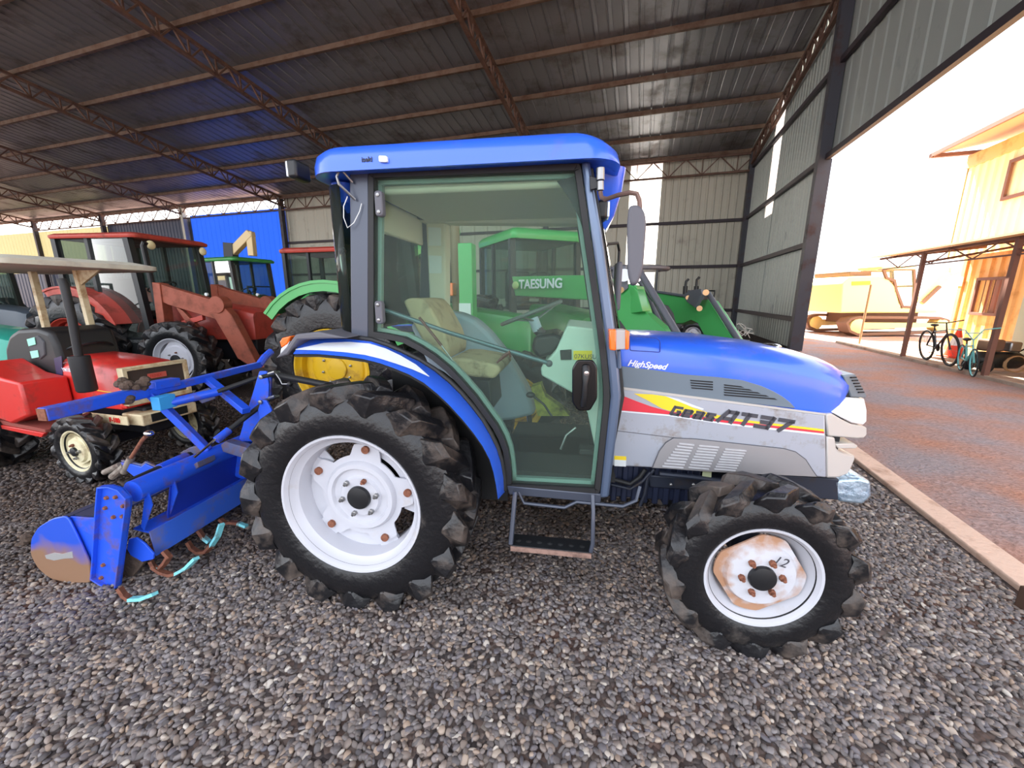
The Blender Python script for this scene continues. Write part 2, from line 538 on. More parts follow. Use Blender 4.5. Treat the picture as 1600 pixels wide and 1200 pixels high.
def soil_shade_factor(n, l, pos):
    """brown soil tone plus painted shade from about two metres inwards, plain stones before it and to the right"""
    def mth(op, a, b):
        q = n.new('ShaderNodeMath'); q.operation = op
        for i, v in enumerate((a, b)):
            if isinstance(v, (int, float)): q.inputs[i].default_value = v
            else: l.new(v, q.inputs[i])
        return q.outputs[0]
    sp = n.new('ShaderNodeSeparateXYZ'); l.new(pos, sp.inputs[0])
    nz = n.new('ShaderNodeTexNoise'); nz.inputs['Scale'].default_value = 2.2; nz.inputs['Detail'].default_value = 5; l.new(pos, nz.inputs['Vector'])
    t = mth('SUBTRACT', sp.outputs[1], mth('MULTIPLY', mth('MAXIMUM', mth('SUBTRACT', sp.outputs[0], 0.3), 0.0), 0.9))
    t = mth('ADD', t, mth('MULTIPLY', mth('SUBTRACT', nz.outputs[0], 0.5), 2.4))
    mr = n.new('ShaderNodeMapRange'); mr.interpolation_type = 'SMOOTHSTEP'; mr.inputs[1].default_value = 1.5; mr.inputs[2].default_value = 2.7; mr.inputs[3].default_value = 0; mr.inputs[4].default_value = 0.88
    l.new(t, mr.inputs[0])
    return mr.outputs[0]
def ground_mat(name, kind):
    m = bpy.data.materials.new(name)
    m.use_nodes = True
    n = m.node_tree.nodes; l = m.node_tree.links
    p = n['Principled BSDF']; p.inputs['Roughness'].default_value = 0.9
    p.inputs['Specular IOR Level'].default_value = 0.25
    tc = n.new('ShaderNodeTexCoord')
    n1 = n.new('ShaderNodeTexNoise'); n1.inputs['Scale'].default_value = 0.9; n1.inputs['Detail'].default_value = 8
    n2 = n.new('ShaderNodeTexNoise'); n2.inputs['Scale'].default_value = 30; n2.inputs['Detail'].default_value = 6
    l.new(tc.outputs['Object'], n1.inputs['Vector']); l.new(tc.outputs['Object'], n2.inputs['Vector'])
    r1 = n.new('ShaderNodeValToRGB')
    if kind == 'gravel':
        vo = n.new('ShaderNodeTexVoronoi'); vo.inputs['Scale'].default_value = 42
        l.new(tc.outputs['Object'], vo.inputs['Vector'])
        rr = n.new('ShaderNodeValToRGB')
        cs = [(0, rgb(66, 60, 60)), (0.35, rgb(92, 84, 82)), (0.6, rgb(116, 102, 96)), (0.8, rgb(84, 68, 62)), (1.0, rgb(150, 140, 132))]
        rr.color_ramp.elements[0].color = cs[0][1]; rr.color_ramp.elements[1].color = cs[-1][1]
        for q, c in cs[1:-1]:
            e = rr.color_ramp.elements.new(q); e.color = c
        sp = n.new('ShaderNodeSeparateColor')
        l.new(vo.outputs['Color'], sp.inputs[0]); l.new(sp.outputs[0], rr.inputs[0])
        r1.color_ramp.elements[0].position = 0.52; r1.color_ramp.elements[1].position = 0.66
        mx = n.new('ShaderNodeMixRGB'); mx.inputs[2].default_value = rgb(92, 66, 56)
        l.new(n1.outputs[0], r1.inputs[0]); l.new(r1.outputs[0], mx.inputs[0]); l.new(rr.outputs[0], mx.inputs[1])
        dm = soil_shade_factor(n, l, tc.outputs['Object'])
        m3 = n.new('ShaderNodeMixRGB'); m3.inputs[2].default_value = rgb(58, 47, 42)  # soil brown with the shade of the shed painted into it
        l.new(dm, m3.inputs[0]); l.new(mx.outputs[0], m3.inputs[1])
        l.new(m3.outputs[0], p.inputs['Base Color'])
        bp = n.new('ShaderNodeBump'); bp.invert = True; bp.inputs['Distance'].default_value = 0.012; bp.inputs['Strength'].default_value = 1.0
        l.new(vo.outputs['Distance'], bp.inputs['Height']); l.new(bp.outputs[0], p.inputs['Normal'])
    else:
        r1.color_ramp.elements[0].position = 0.38; r1.color_ramp.elements[1].position = 0.62
        r1.color_ramp.elements[0].color = rgb(184, 136, 116); r1.color_ramp.elements[1].color = rgb(160, 148, 150)
        l.new(n1.outputs[0], r1.inputs[0])
        mx = n.new('ShaderNodeMixRGB'); mx.blend_type = 'MULTIPLY'; mx.inputs[0].default_value = 0.4
        r2 = n.new('ShaderNodeValToRGB'); r2.color_ramp.elements[0].color = (0.35, 0.33, 0.33, 1); r2.color_ramp.elements[1].color = (1.3, 1.3, 1.3, 1)
        r2.color_ramp.elements[0].position = 0.3; r2.color_ramp.elements[1].position = 0.7
        l.new(n2.outputs[0], r2.inputs[0]); l.new(r1.outputs[0], mx.inputs[1]); l.new(r2.outputs[0], mx.inputs[2])
        l.new(mx.outputs[0], p.inputs['Base Color'])
        bp = n.new('ShaderNodeBump'); bp.inputs['Distance'].default_value = 0.03; bp.inputs['Strength'].default_value = 0.8
        l.new(n2.outputs[0], bp.inputs['Height']); l.new(bp.outputs[0], p.inputs['Normal'])
    MATS[name] = m
    return m
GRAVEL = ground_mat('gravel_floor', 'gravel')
DIRT = ground_mat('dirt_road', 'dirt')
CONC = mat('pale_concrete', rgb(176, 160, 146), 0.9, 0, 0, rgb(150, 120, 104), 4, 0.4, 0.3, 30)
CURBM = mat('dusty_curb_concrete', rgb(228, 196, 176), 0.9, 0, 0, rgb(180, 140, 118), 5, 0.3, 0.3, 30)

g = MB().add([(A_L,B_F-2,0),(2.12,B_F-2,0),(2.12,13.0,0),(A_R,13.4,0),(A_R,B_BACK,0),(A_L,B_BACK,0)], [(0,1,2,3,4,5)])
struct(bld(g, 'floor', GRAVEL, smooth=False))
# the yard outside: a gridded sheet, slightly uneven
rd = MB()
vs = []; fs = []
xs = [-120, -62] + [2.12 + i*0.6 for i in range(40)] + [40, 120]
ys = [-20 + i*1.0 for i in range(60)] + [60, 120]
nx = len(xs)
for j, y in enumerate(ys):
    for i, x in enumerate(xs):
        h = -0.015 + 0.02*math.sin(x*1.7+y*0.6)*math.sin(y*0.9) if 2.5 < x < 6.0 else -0.03
        vs.append((x, y, h))
for j in range(len(ys)-1):
    for i in range(nx-1):
        fs.append((j*nx+i, j*nx+i+1, (j+1)*nx+i+1, (j+1)*nx+i))
rd.add(vs, fs)
struct(bld(rd, 'ground', DIRT))
cb = MB().box(2.02, 2.2, B_F, 13.0, -0.05, 0.035)
c_ = bld(cb, 'trim_1', CURBM, bevel=0.01); struct(c_)
sl_ = MB().box(6.4, 14.0, -2, 16.5, -0.1, 0.04)
struct(bld(sl_, 'trim_2', CONC, bevel=0.01))

# ---- roof sheets (ribs run down the slope)
CEILM = mat('galvanised_roof_sheet', rgb(126, 127, 132), 0.42, 0.55, 0, rgb(94, 88, 84), 0.7, 0.3)
RUSTB = mat('rusty_purlin_steel', rgb(104, 84, 70), 0.7, 0.2, 0, rgb(84, 58, 44), 3, 0.5)
TRUSSM = mat('rust_brown_truss_steel', rgb(96, 70, 58), 0.75, 0.1, 0, rgb(66, 44, 38), 4, 0.4)
GIRT = mat('dark_girt_steel', rgb(52, 44, 50), 0.6, 0.2)
COLM = mat('dark_column_steel', rgb(58, 58, 66), 0.55, 0.2, 0, rgb(70, 50, 46), 3, 0.3)
cm = MB()
prof = []
x = A_L
while x < A_R - 0.01:
    prof += [(x, 0), (x+0.15, 0), (x+0.165, 0.03), (x+0.195, 0.03), (x+0.21, 0.0), (x+0.30, 0.008), (x+0.315, 0.008), (x+0.33, 0.0)]
    x += 0.44
vs = []
for b in (B_F, B_BACK+0.3):
    for a_, h in prof: vs.append((min(a_, A_R+0.1), b, roof_z(b)+0.1+h))
n_ = len(prof)
cm.add(vs, [(i, i+1, n_+i+1, n_+i) for i in range(n_-1)])
struct(bld(cm, 'ceiling', CEILM, smooth=False))
pu = 0
for i in range(15):
    b = 22.35 - 1.97*i
    if b < B_F: break
    z = roof_z(b)
    m = MB().box(A_L, A_R, b-0.035, b+0.035, z-0.06, z+0.09)
    m.box(A_L, A_R, b+0.03, b+0.075, z-0.06, z-0.045)
    o = bld(m, 'roof_purlin', RUSTB, smooth=False)
    pu += 1
    o.name = 'trim_%d' % (10+pu); struct(o)
# ---- rafters: zig-zag trusses running down the slope
def truss_mb(P0, P1, depth, step, w=0.05, up=Vector((0,0,1))):
    P0 = Vector(P0); P1 = Vector(P1)
    m = MB(); L = (P1-P0).length; nn = int(L/step); dn = -up*depth
    m.bar(P0, P1, w*1.6, w*1.4); m.bar(P0+dn, P1+dn, w*1.6, w*1.4)
    for k in range(nn):
        A = P0.lerp(P1, k/nn); B = P0.lerp(P1, (k+0.5)/nn); C_ = P0.lerp(P1, (k+1)/nn)
        m.bar(A, B+dn, w*0.8, w*0.7); m.bar(B+dn, C_, w*0.8, w*0.7); m.bar(B, B+dn, w*0.7, w*0.6)
    return m
for k, a in enumerate([4.25, -5.3, -14.5, -23.3, -32.7, -42, -51.3]):
    m = truss_mb((a, B_BACK, roof_z(B_BACK)-0.1), (a, B_F, roof_z(B_F)-0.1), 0.55, 0.85, 0.07)
    o = bld(m, 'roof_truss', TRUSSM, smooth=False); o.name = 'trim_%d' % (31+k); struct(o)
# truss along the top of the far wall
m = truss_mb((-51.3, B_BACK-0.35, 7.85), (A_R, B_BACK-0.35, 7.85), 0.72, 1.45, 0.06)
o = bld(m, 'wall_truss', TRUSSM, smooth=False); o.name = 'trim_40'; struct(o)

# ---- ribbed wall sheet helper: vertical ribs
def ribbed(p0, p1, z0, z1, step=0.32, dep=0.03):
    """p0,p1 in (a,b); interior on the left of p0->p1"""
    p0 = Vector((p0[0], p0[1], 0)); p1 = Vector((p1[0], p1[1], 0)); d = (p1-p0); L = d.length; d.normalize(); nrm = Vector((-d.y, d.x, 0))
    pr = []; s_ = 0.0
    while s_ < L:
        for q, h in ((0, 0), (0.62, 0), (0.70, 1), (0.90, 1), (0.98, 0)):
            pr.append((min(s_+q*step, L), h*dep))
        s_ += step
    pr.append((L, 0))
    vs = []
    zt = z1 if callable(z1) else (lambda s: z1)
    for top in (0, 1):
        for s2, h in pr:
            q = p0 + d*s2 + nrm*h
            vs.append((q.x, q.y, zt(s2) if top else z0))
    n = len(pr)
    # back skin gives the sheet its thickness
    for top in (0, 1):
        for s2, h in pr:
            q = p0 + d*s2 + nrm*(h-0.006)
            vs.append((q.x, q.y, zt(s2) if top else z0))
    fs = [(i, i+1, n+i+1, n+i) for i in range(n-1)] + [(2*n+i, 3*n+i, 3*n+i+1, 2*n+i+1) for i in range(n-1)] + [(n+i, n+i+1, 3*n+i+1, 3*n+i) for i in range(n-1)]
    return MB().add(vs, fs)
WALLB = mat('beige_wall_sheet', rgb(168, 164, 150), 0.5, 0.25, 0, rgb(150, 146, 134), 1, 0.1)
WALLR = mat('grey_green_wall_sheet', rgb(158, 164, 160), 0.45, 0.3, 0, rgb(142, 148, 146), 1, 0.1)
TRANSL = translucent_mat('white_translucent_sheet', (0.8, 0.82, 0.82, 1), 0.8)
TRANSB = translucent_mat('blue_translucent_sheet', (0.075, 0.20, 0.56, 1), 0.5)
TRANSY = translucent_mat('dusty_translucent_strip', (0.42, 0.41, 0.31, 1), 0.6)
WALLN = mat('dark_slate_wall_sheet', rgb(46, 54, 74), 0.5, 0.3)
# far wall, from the blue bay to the right corner
m = ribbed((A_R, B_BACK), (0.45, B_BACK), 0, 8.1)
o = bld(m, 'wall_back', WALLB, smooth=False); struct(o)
m = ribbed((-1.05, B_BACK), (-23.4, B_BACK), 0, 8.1, step=0.8)
o = bld(m, 'wall_back_mid', WALLB, smooth=False); struct(o)
m = ribbed((0.45, B_BACK), (-1.05, B_BACK), 0, 8.1, step=0.3, dep=0.02)
o = bld(m, 'window_1', TRANSL, smooth=False); struct(o)
m = ribbed((-23.4, B_BACK), (-32.4, B_BACK), 0, 7.35, step=0.45)
o = bld(m, 'window_2', TRANSB, smooth=False); struct(o)
m = ribbed((-32.4, B_BACK), (-42.0, B_BACK), 0, 7.2, step=0.35)
o = bld(m, 'wall_back_left', WALLN, smooth=False); struct(o)
m = ribbed((-42.0, B_BACK), (A_L, B_BACK), 3.6, 7.1, step=0.5)
o = bld(m, 'window_3', TRANSY, smooth=False); struct(o)
m = ribbed((-42.0, B_BACK), (A_L, B_BACK), 0, 3.6, step=0.5)
o = bld(m, 'wall_back_low', WALLN, smooth=False); struct(o)
# far wall girts, posts
k = 41
for z in (0.87, 2.98, 5.08):
    m = MB().box(-23.4, A_R-0.05, B_BACK-0.16, B_BACK-0.05, z-0.07, z+0.07)
    o = bld(m, 'girt', GIRT, smooth=False); o.name = 'trim_%d' % k; struct(o); k += 1
for a in (4.3, -5.3, -14.5, -23.4, -32.7, -42, -51.3):
    mm = COLM if a > -30 else (WALLB if a == -32.7 else GIRT)
    m = MB().box(a-0.12, a+0.12, B_BACK-0.42, B_BACK-0.14, 0, 7.9)
    o = bld(m, 'column', mm, smooth=False); o.name = 'trim_%d' % k; struct(o); k += 1
# right wall: behind the doorway full height, over the opening a header
JB = 13.5
m = ribbed((A_R, JB), (A_R, 18.25), 0, lambda s: roof_z(JB+s)+0.12, step=0.26, dep=0.02)
o = bld(m, 'wall_right', WALLR, smooth=False); struct(o)
m = ribbed((A_R, 19.3), (A_R, B_BACK), 0, lambda s: roof_z(19.3+s)+0.12, step=0.26, dep=0.02)
o = bld(m, 'wall_right_far', WALLR, smooth=False); struct(o)
m = ribbed((A_R, 18.25), (A_R, 19.3), 4.6, lambda s: roof_z(18.25+s)+0.12, step=0.26, dep=0.02)
o = bld(m, 'window_4', TRANSL, smooth=False); struct(o)
m = ribbed((A_R, 18.25), (A_R, 19.3), 0, 4.6, step=0.26, dep=0.02)
o = bld(m, 'wall_right_low', WALLR, smooth=False); struct(o)
m = ribbed((A_R, B_F), (A_R, JB), 5.1, lambda s: roof_z(B_F+s)+0.12, step=0.52, dep=0.02)
o = bld(m, 'wall_right_header', WALLR, smooth=False); struct(o)
for (z, b0, b1) in ((0.87, JB, B_BACK), (2.98, JB, B_BACK), (5.1, B_F, B_BACK), (7.3, B_F, B_BACK), (9.4, B_F, 12.9)):
    m = MB().box(A_R-0.14, A_R-0.03, b0, b1, z-0.07, z+0.07)
    o = bld(m, 'girt', GIRT, smooth=False); o.name = 'trim_%d' % k; struct(o); k += 1
m = MB().box(A_R-0.28, A_R-0.02, JB-0.12, JB+0.12, 0, roof_z(JB)-0.05)
m.box(A_R-0.02, A_R+0.03, JB-0.12, JB+0.0, 0, 5.05)
o = bld(m, 'door_jamb', COLM, smooth=False); o.name = 'trim_%d' % k; struct(o); k += 1
m = MB().box(A_R-0.3, A_R+0.03, B_F, B_F+0.3, 0, roof_z(B_F)-0.05)
o = bld(m, 'column', COLM, smooth=False); o.name = 'trim_%d' % k; struct(o); k += 1
# short stake by the kerb at the right edge of the view
pst = MB(); p = G(1604, 953)
pst.box(p.x-0.03, p.x+0.03, p.y-0.03, p.y+0.03, -0.02, 0.12)
tag(pst.build('stake', mat('brown_wood_stake', rgb(82, 60, 48), 0.8), None, bevel=0.004), 'short brown stake at the near end of the dusty kerb', 'stake')
# ================================================================== THE BLUE TRACTOR
CY = 0.74
TF = Frame((-0.677, 1.705, 0), R(-9))
P, L = TF.P, TF.L
TR = thing('tractor', 'blue and silver tractor with closed cab and white wheels, nearest of all', 'tractor', (-0.677, 1.705, 0), R(-9))

def fillet(pts, r, n=5):
    out = []
    N = len(pts)
    rr = r if isinstance(r, (list, tuple)) else [r]*N
    for i in range(N):
        p = Vector(pts[i]).to_2d(); a = Vector(pts[i-1]).to_2d(); b = Vector(pts[(i+1) % N]).to_2d()
        da, db = (a-p), (b-p)
        q = min(rr[i], da.length*0.45, db.length*0.45)
        if q < 1e-4: out.append((p.x, p.y)); continue
        A = p + da.normalized()*q; B = p + db.normalized()*q
        for k in range(n+1):
            t = k/n
            v = A*(1-t)**2 + p*2*t*(1-t) + B*t*t
            out.append((v.x, v.y))
    return out
def offset(pts, d):
    """inward offset (positive d) of a closed polygon"""
    N = len(pts); out = []
    ar = sum(pts[i][0]*pts[(i+1)%N][1]-pts[(i+1)%N][0]*pts[i][1] for i in range(N))
    sg = 1 if ar > 0 else -1
    for i in range(N):
        p = Vector(pts[i]); a = Vector(pts[i-1]); b = Vector(pts[(i+1) % N])
        d1 = (p-a).normalized(); d2 = (b-p).normalized()
        n1 = Vector((-d1.y, d1.x))*sg; n2 = Vector((-d2.y, d2.x))*sg
        nn = (n1+n2)
        if nn.length < 1e-6: nn = n1
        nn.normalize(); c = max(0.5, nn.dot(n1))
        q = p + nn*d/c
        out.append((q.x, q.y))
    return out
def PP(pts, y): return [P(a, b, y) for a, b in pts]
def mirprism(mb, pts3):
    n = len(pts3); far = [(x, 2*CY-y, z) for x, y, z in pts3]
    mb.add(list(pts3)+far, [tuple(range(n)), tuple(range(n, 2*n))[::-1]] + [(i, i+n, (i+1)%n+n, (i+1)%n) for i in range(n)])
    return mb

# ---- wheels
AX_R = -0.11; AX_F = 1.752
wheel('rear', TR, (AX_R, 0.0, 0.56), 0.595, 0.345, 0.30, 17, 0.058, WHITER, kind='tabbed', dish=0.12, rot=R(8), segs=80)
wheel('rear', TR, (AX_R, 2*CY, 0.56), 0.595, 0.345, 0.30, 17, 0.058, WHITER, kind='tabbed', dish=0.12, flip=True, segs=48)
wheel('front', TR, (AX_F, 0.01, 0.385), 0.405, 0.22, 0.22, 14, 0.042, WHITER, dish=0.045, rusty=True, rot=R(12), segs=72)
wheel('front', TR, (AX_F, 2*CY-0.01, 0.385), 0.405, 0.22, 0.22, 14, 0.042, WHITER, dish=0.045, rusty=True, flip=True, segs=40)
# chalked number on the front wheel disc
text_mesh('wheel_number', '12', CHAR, TR, on_xz(AX_F+0.022, 0.024, 0.463, R(15)), 0.06, 0.0005, 0.2)

# ---- door opening in the cab side, plane y = 0.27
YD = 0.27
low = [(577,526),(600,529),(630,535),(655,548),(675,561),(698,580),(717,600),(738,624),(756,649),(770,668),(780,687),(786,704),(789,722),(791,740),(792,762)]
door_o = PP([(577,269),(907,256),(945,530),(954,617),(937,770)], YD) + PP(low[::-1], YD)
door_o = fillet(door_o, [0.02, 0.02, 0.1, 0.1, 0.02, 0.02] + [0]*(len(door_o)-6), 4)
d_in = offset(door_o, 0.028)
d_in2 = offset(door_o, 0.012)
DOOR = MB().ring(door_o, d_in, YD-0.012, YD+0.03).build('door', SEAL, TR, 0.004)
MB().prism(d_in2, YD+0.006, YD+0.011).build('door_glass', GLASS, DOOR, smooth=False)
# inner rim of the same opening, grey
MB().ring(offset(door_o, 0.02), offset(door_o, 0.045), YD+0.034, YD+0.06).build('door_opening_trim', mat('door_rebate_grey', rgb(128,150,146), 0.5), TR, 0.003)
# posts
po = PP([(548,272),(577,270),(577,527),(550,526)], YD)
MB().prism(fillet(po, 0.006, 2), YD-0.01, YD+0.07).build('middle_post', CABGREY, TR, 0.006)
fp = PP([(908,255),(921,253),(944,390),(963,530),(970,617),(951,775),(937,776),(954,617),(946,530),(926,385)], YD)
MB().prism(fp, YD-0.02, YD+0.05).build('front_post', POSTGREY, TR, 0.012)
fp2 = [(x+0.012, z) for x, z in fp]
MB().prism(PP([(921,262),(927,262),(966,520),(976,620),(960,700),(955,612)], YD), YD, YD+0.1).build('front_window_seal', SEAL, TR, 0.004)
# sill beam
MB().prism(PP([(792,757),(940,770),(938,784),(796,771)], YD), YD-0.015, YD+0.08).build('door_sill', CABGREY, TR, 0.006)
# top rail
MB().prism(PP([(546,262),(912,247),(914,257),(546,274)], YD), YD-0.005, YD+0.08).build('roof_rail', SEAL, TR, 0.005)

# far side of the cab: posts, door frame and glass (mirror of this side)
YF = 2*CY - YD
MB().ring(door_o, d_in, YF-0.03, YF+0.012).build('far_door', SEAL, TR, 0.004)
fdg = MB().prism(d_in2, YF-0.011, YF-0.006).build('far_door_glass', GLASS_C, TR, smooth=False)
MB().prism(fp, YF-0.05, YF+0.02).build('front_post', POSTGREY, TR, 0.012)
MB().prism(po, YF-0.07, YF+0.01).build('middle_post', CABGREY, TR, 0.006)
# pale lining of the far middle post with paper notices
q = PP([(669,346),(700,350),(700,498),(676,496)], 1.13)
pl = MB().prism(q, 1.08, 1.19).build('post_lining', INT_BEIGE, TR, 0.012)
for (a, b, c, d) in ((669,355,689,384), (670,399,690,427)):
    MB().prism(PP([(a,b),(c,b+1),(c,d),(a+1,d)], 1.076), 1.074, 1.077).build('paper_notice', PAPER, TR, smooth=False)
# rear corner: curved glass and rear window
xb, zb_ = P(549, 524, YD); xt = P(549, 274, YD)[0]
z_t = 2.06
secs = []
arc = []
for k in range(9):
    t = k/8*PI/2
    arc.append((xb - 0.115*math.sin(t) , YD + 0.005 + 0.16*(1-math.cos(t))))
ob = MB(); vs = []
for z in (zb_+0.0, z_t):
    for a, b in arc: vs.append((a, b, z))
    vs.append((arc[-1][0], 2*CY-arc[-1][1], z))
    for a, b in arc[::-1]: vs.append((a, 2*CY-b, z))
n = len(vs)//2
ob.add(vs, [(i, i+1, n+i+1, n+i) for i in range(n-1)])
rg = ob.build('rear_window', GLASS_D, TR, 0)
sm = rg.modifiers.new('thick', 'SOLIDIFY'); sm.thickness = 0.005
MB().tube([(a, b-0.004, zb_+0.004) for a, b in arc] + [(arc[-1][0], 2*CY-arc[-1][1], zb_+0.004)], 0.008).build('rear_window_seal', SEAL, TR)
MB().lathe([(0.001, -0.022), (0.013, -0.02), (0.015, 0.0), (0.01, 0.02)], c=(P(536,393,0.30)[0], 0.30, P(536,393,0.30)[1]), n=16).build('rear_window_knob', BLACKP, TR)
# windscreen
ws = MB()
A0 = P(925, 262, YD); A1 = P(966, 530, YD); A2 = P(972, 617, YD)
vs = []
for (x, z) in (A0, A1, A2):
    for k in range(9):
        t = k/8; yy = YD + (YF-YD)*t
        vs.append((x + 0.05*(1-(2*t-1)**2), yy, z))
ws.add(vs, [(r*9+i, r*9+i+1, (r+1)*9+i+1, (r+1)*9+i) for r in range(2) for i in range(8)])
wsg = ws.build('windscreen', GLASS_C, TR); sm = wsg.modifiers.new('thick', 'SOLIDIFY'); sm.thickness = 0.005

# ---- roof
def superrect(x0, x1, y0, y1, r, n=8):
    pts = []
    for (cx, cy, a0) in ((x1-r, y1-r, 0), (x0+r, y1-r, PI/2), (x0+r, y0+r, PI), (x1-r, y0+r, 1.5*PI)):
        for k in range(n+1):
            a = a0 + PI/2*k/n
            pts.append((cx + r*math.cos(a), cy + r*math.sin(a)))
    return pts
rx0 = -0.285; rx1 = 1.10; ry0 = 0.17; ry1 = 2*CY-0.17
secs = []
for z, ins in ((2.092, 0.04), (2.080, 0.012), (2.082, 0.0), (2.12, 0.0), (2.155, 0.008), (2.178, 0.03), (2.192, 0.08), (2.20, 0.25)):
    ring_ = superrect(rx0+ins, rx1-ins*1.4, ry0+ins*0.9, ry1-ins*0.9, 0.14)
    secs.append([(x, y, z + 0.018*math.sin(max(0, min(1, (x-rx0)/(rx1-rx0)))*PI)*(1 if z > 2.12 else 0) - (0.035*max(0, (x-0.85)/0.25)**2 if z > 2.1 else 0)) for x, y in ring_])
roof = MB().loft(secs).build('roof', BLUE, TR, 0, ang=50)
MB().loft([[(x, y, z) for x, y in superrect(-0.27+i*0.015, -0.165-i*0.005, 0.33+i*0.03, 2*CY-0.33-i*0.03, 0.05)] for i, z in ((0, 2.085), (1, 2.0), (3, 1.96))]).build('rear_roof_duct', BLUE, roof)
MB().loft([[(x, y, z) for x, y in superrect(0.98, 1.14-i*0.012, 0.42+i*0.02, 2*CY-0.42-i*0.02, 0.05)] for i, z in ((0, 2.12), (1, 2.02), (3, 1.93), (6, 1.87))]).build('front_visor', BLUE, roof)
# small badge on the roof side
bx, bz = P(600, 249, 0.168)
MB().prism(fillet([(bx-0.02, bz-0.012), (bx+0.02, bz-0.014), (bx+0.018, bz+0.01), (bx-0.02, bz+0.014)], 0.008), 0.158, 0.172).build('roof_badge', WHITE, roof, 0.002)
text_mesh('roof_lettering', 'iseki', BLACKP, roof, on_xz(P(565, 253, 0.168)[0], 0.168, P(565, 253, 0.168)[1]), 0.028, 0.0008, 0, 0.0006)
# work lamps
def lamp(x, y, z, s=1, yaw=0):
    m = MB().box(-0.03, 0.02, -0.055, 0.055, -0.04, 0.04)
    M_ = Matrix.Translation((x, y, z)) @ Matrix.Rotation(yaw, 4, 'Z')
    o = m.xf(M_).build('work_lamp', BLACKP, roof, 0.012)
    MB().box(0.018, 0.03, -0.048, 0.048, -0.034, 0.034).xf(M_).build('lamp_lens', CLEARL, o, 0.004)
    return o
lx, lz = P(466, 268, 0.3)
lamp(lx-0.0, 0.3, lz, yaw=PI); lamp(lx, 2*CY-0.3, lz, yaw=PI)
lx, lz = P(935, 330, 0.36); lamp(lx+0.02, 0.42, lz+0.01); lamp(lx+0.02, 2*CY-0.42, lz+0.01)
# hoop on the rear edge of the roof
MB().tube([L(551,285,0.25), L(536,268,0.22), L(529,268,0.2), L(526,276,0.2), L(530,288,0.2), L(555,312,0.25)], 0.006).build('roof_hoop', STEEL, roof)
MB().tube([L(543,307,0.24), L(537,322,0.23), L(537,340,0.23), L(543,356,0.235), L(553,348,0.24), L(562,330,0.25), L(565,318,0.25)], 0.0022, 6).build('hanging_wire', PAPER, TR)

# ---- mirror on its bent arm
mir = MB().tube([L(945,312,0.2), L(965,305,0.12), L(985,301,0.08), L(995,303,0.07), L(999,313,0.07), L(1000,330,0.07)], 0.009)
mir.tube([L(938,300,0.22), L(940,309,0.21), L(948,311,0.19)], 0.009)
arm = mir.build('mirror_arm', mat('rusty_arm', rgb(116,92,84), 0.5, 0.5), TR)
for (a, b, r) in ((262,282,0.017), (283,298,0.014)):
    MB().tube([L(938,a,0.22), L(938,b,0.22)], r, 14).build('mirror_clamp', STEEL, arm, 0.002)
MB().prism(PP([(921,275),(936,280),(935,295),(922,298)], 0.235), 0.225, 0.245).build('mirror_bracket', BLACKP, arm, 0.003)
mp = PP([(981,323),(996,322),(1005,332),(1008,350),(1003,420),(995,444),(984,446),(979,425),(978,350)], 0.05)
MB().prism(fillet(mp, 0.02, 3), 0.02, 0.16, f=lambda x, y, z: (x + (y-0.02)*0.12, y, z)).build('mirror', MIRROR_B, arm, 0.016, seg=3)
# far mirror
fa = MB().tube([(1.12, YF, 1.88), (1.2, YF+0.12, 1.9), (1.22, YF+0.2, 1.86), (1.22, YF+0.2, 1.78)], 0.009).build('mirror_arm', SEAL, TR)
MB().box(1.2, 1.24, YF+0.1, YF+0.3, 1.45, 1.78).build('mirror', MIRROR_B, fa, 0.016)

# ---- side lamp by the front post
ls = MB().prism(PP([(961,515),(977,515),(977,545),(961,546)], 0.2), 0.18, 0.26).build('side_lamp', mat('lamp_body', rgb(170,165,165), 0.4), TR, 0.004)
MB().prism(PP([(951,514),(962,514),(962,547),(952,546)], 0.2), 0.175, 0.265).build('orange_lens', ORANGE, ls, 0.006)
MB().prism(PP([(976,515),(983,517),(982,545),(976,546)], 0.2), 0.175, 0.265).build('orange_lens', ORANGE, ls, 0.006)
MB().tube([L(967,548,0.24), L(968,575,0.25)], 0.008).build('lamp_stalk', POSTGREY, ls)

# ---- door fittings
for (cx, cy) in ((594, 319), (594, 488)):
    x, z = P(cx, cy, 0.25)
    h = MB().prism(fillet([(x-0.019, z-0.055), (x+0.019, z-0.055), (x+0.019, z+0.055), (x-0.019, z+0.055)], 0.017), 0.232, 0.268).build('door_hinge', MIRROR_B, DOOR, 0.006)
    for s_ in (-1, 1):
        MB().lathe([(0.001, 0.226), (0.008, 0.228), (0.009, 0.234)], c=(x, 0, z+s_*0.036), n=12).build('hinge_screw', STEEL, TR)
hp = PP([(902,562),(926,562),(933,572),(933,622),(922,641),(903,641),(894,628),(894,575)], 0.25)
hpl = MB().prism(fillet(hp, 0.012, 3), 0.238, 0.262).build('handle_plate', mat('gloss_black', rgb(10,10,12), 0.25), DOOR, 0.006)
x, z = P(916, 580, 0.24)
MB().tube([(x-0.002, 0.232, z+0.02), (x, 0.215, z+0.0), (x-0.003, 0.205, z-0.05), (x-0.006, 0.208, z-0.12), (x-0.008, 0.225, z-0.155), (x-0.008, 0.24, z-0.16)], [0.02, 0.02, 0.012, 0.012, 0.015, 0.015], 12).build('door_handle', BLACKP, TR)
MB().lathe([(0.001, 0.19), (0.011, 0.191), (0.012, 0.2)], c=(x, 0, z-0.002), n=16).build('door_lock', CHROME, TR)
MB().tube([L(588,480,0.3), L(612,488,0.31), L(700,519,0.31), L(790,547,0.31), L(856,567,0.31)], 0.011, 10).build('door_grab_bar', mat('smoky_bar_grey', rgb(92,110,118), 0.35, 0.4), TR)
MB().sphere(L(858,568,0.31), 0.017).build('grab_bar_end', MIRROR_B, TR)
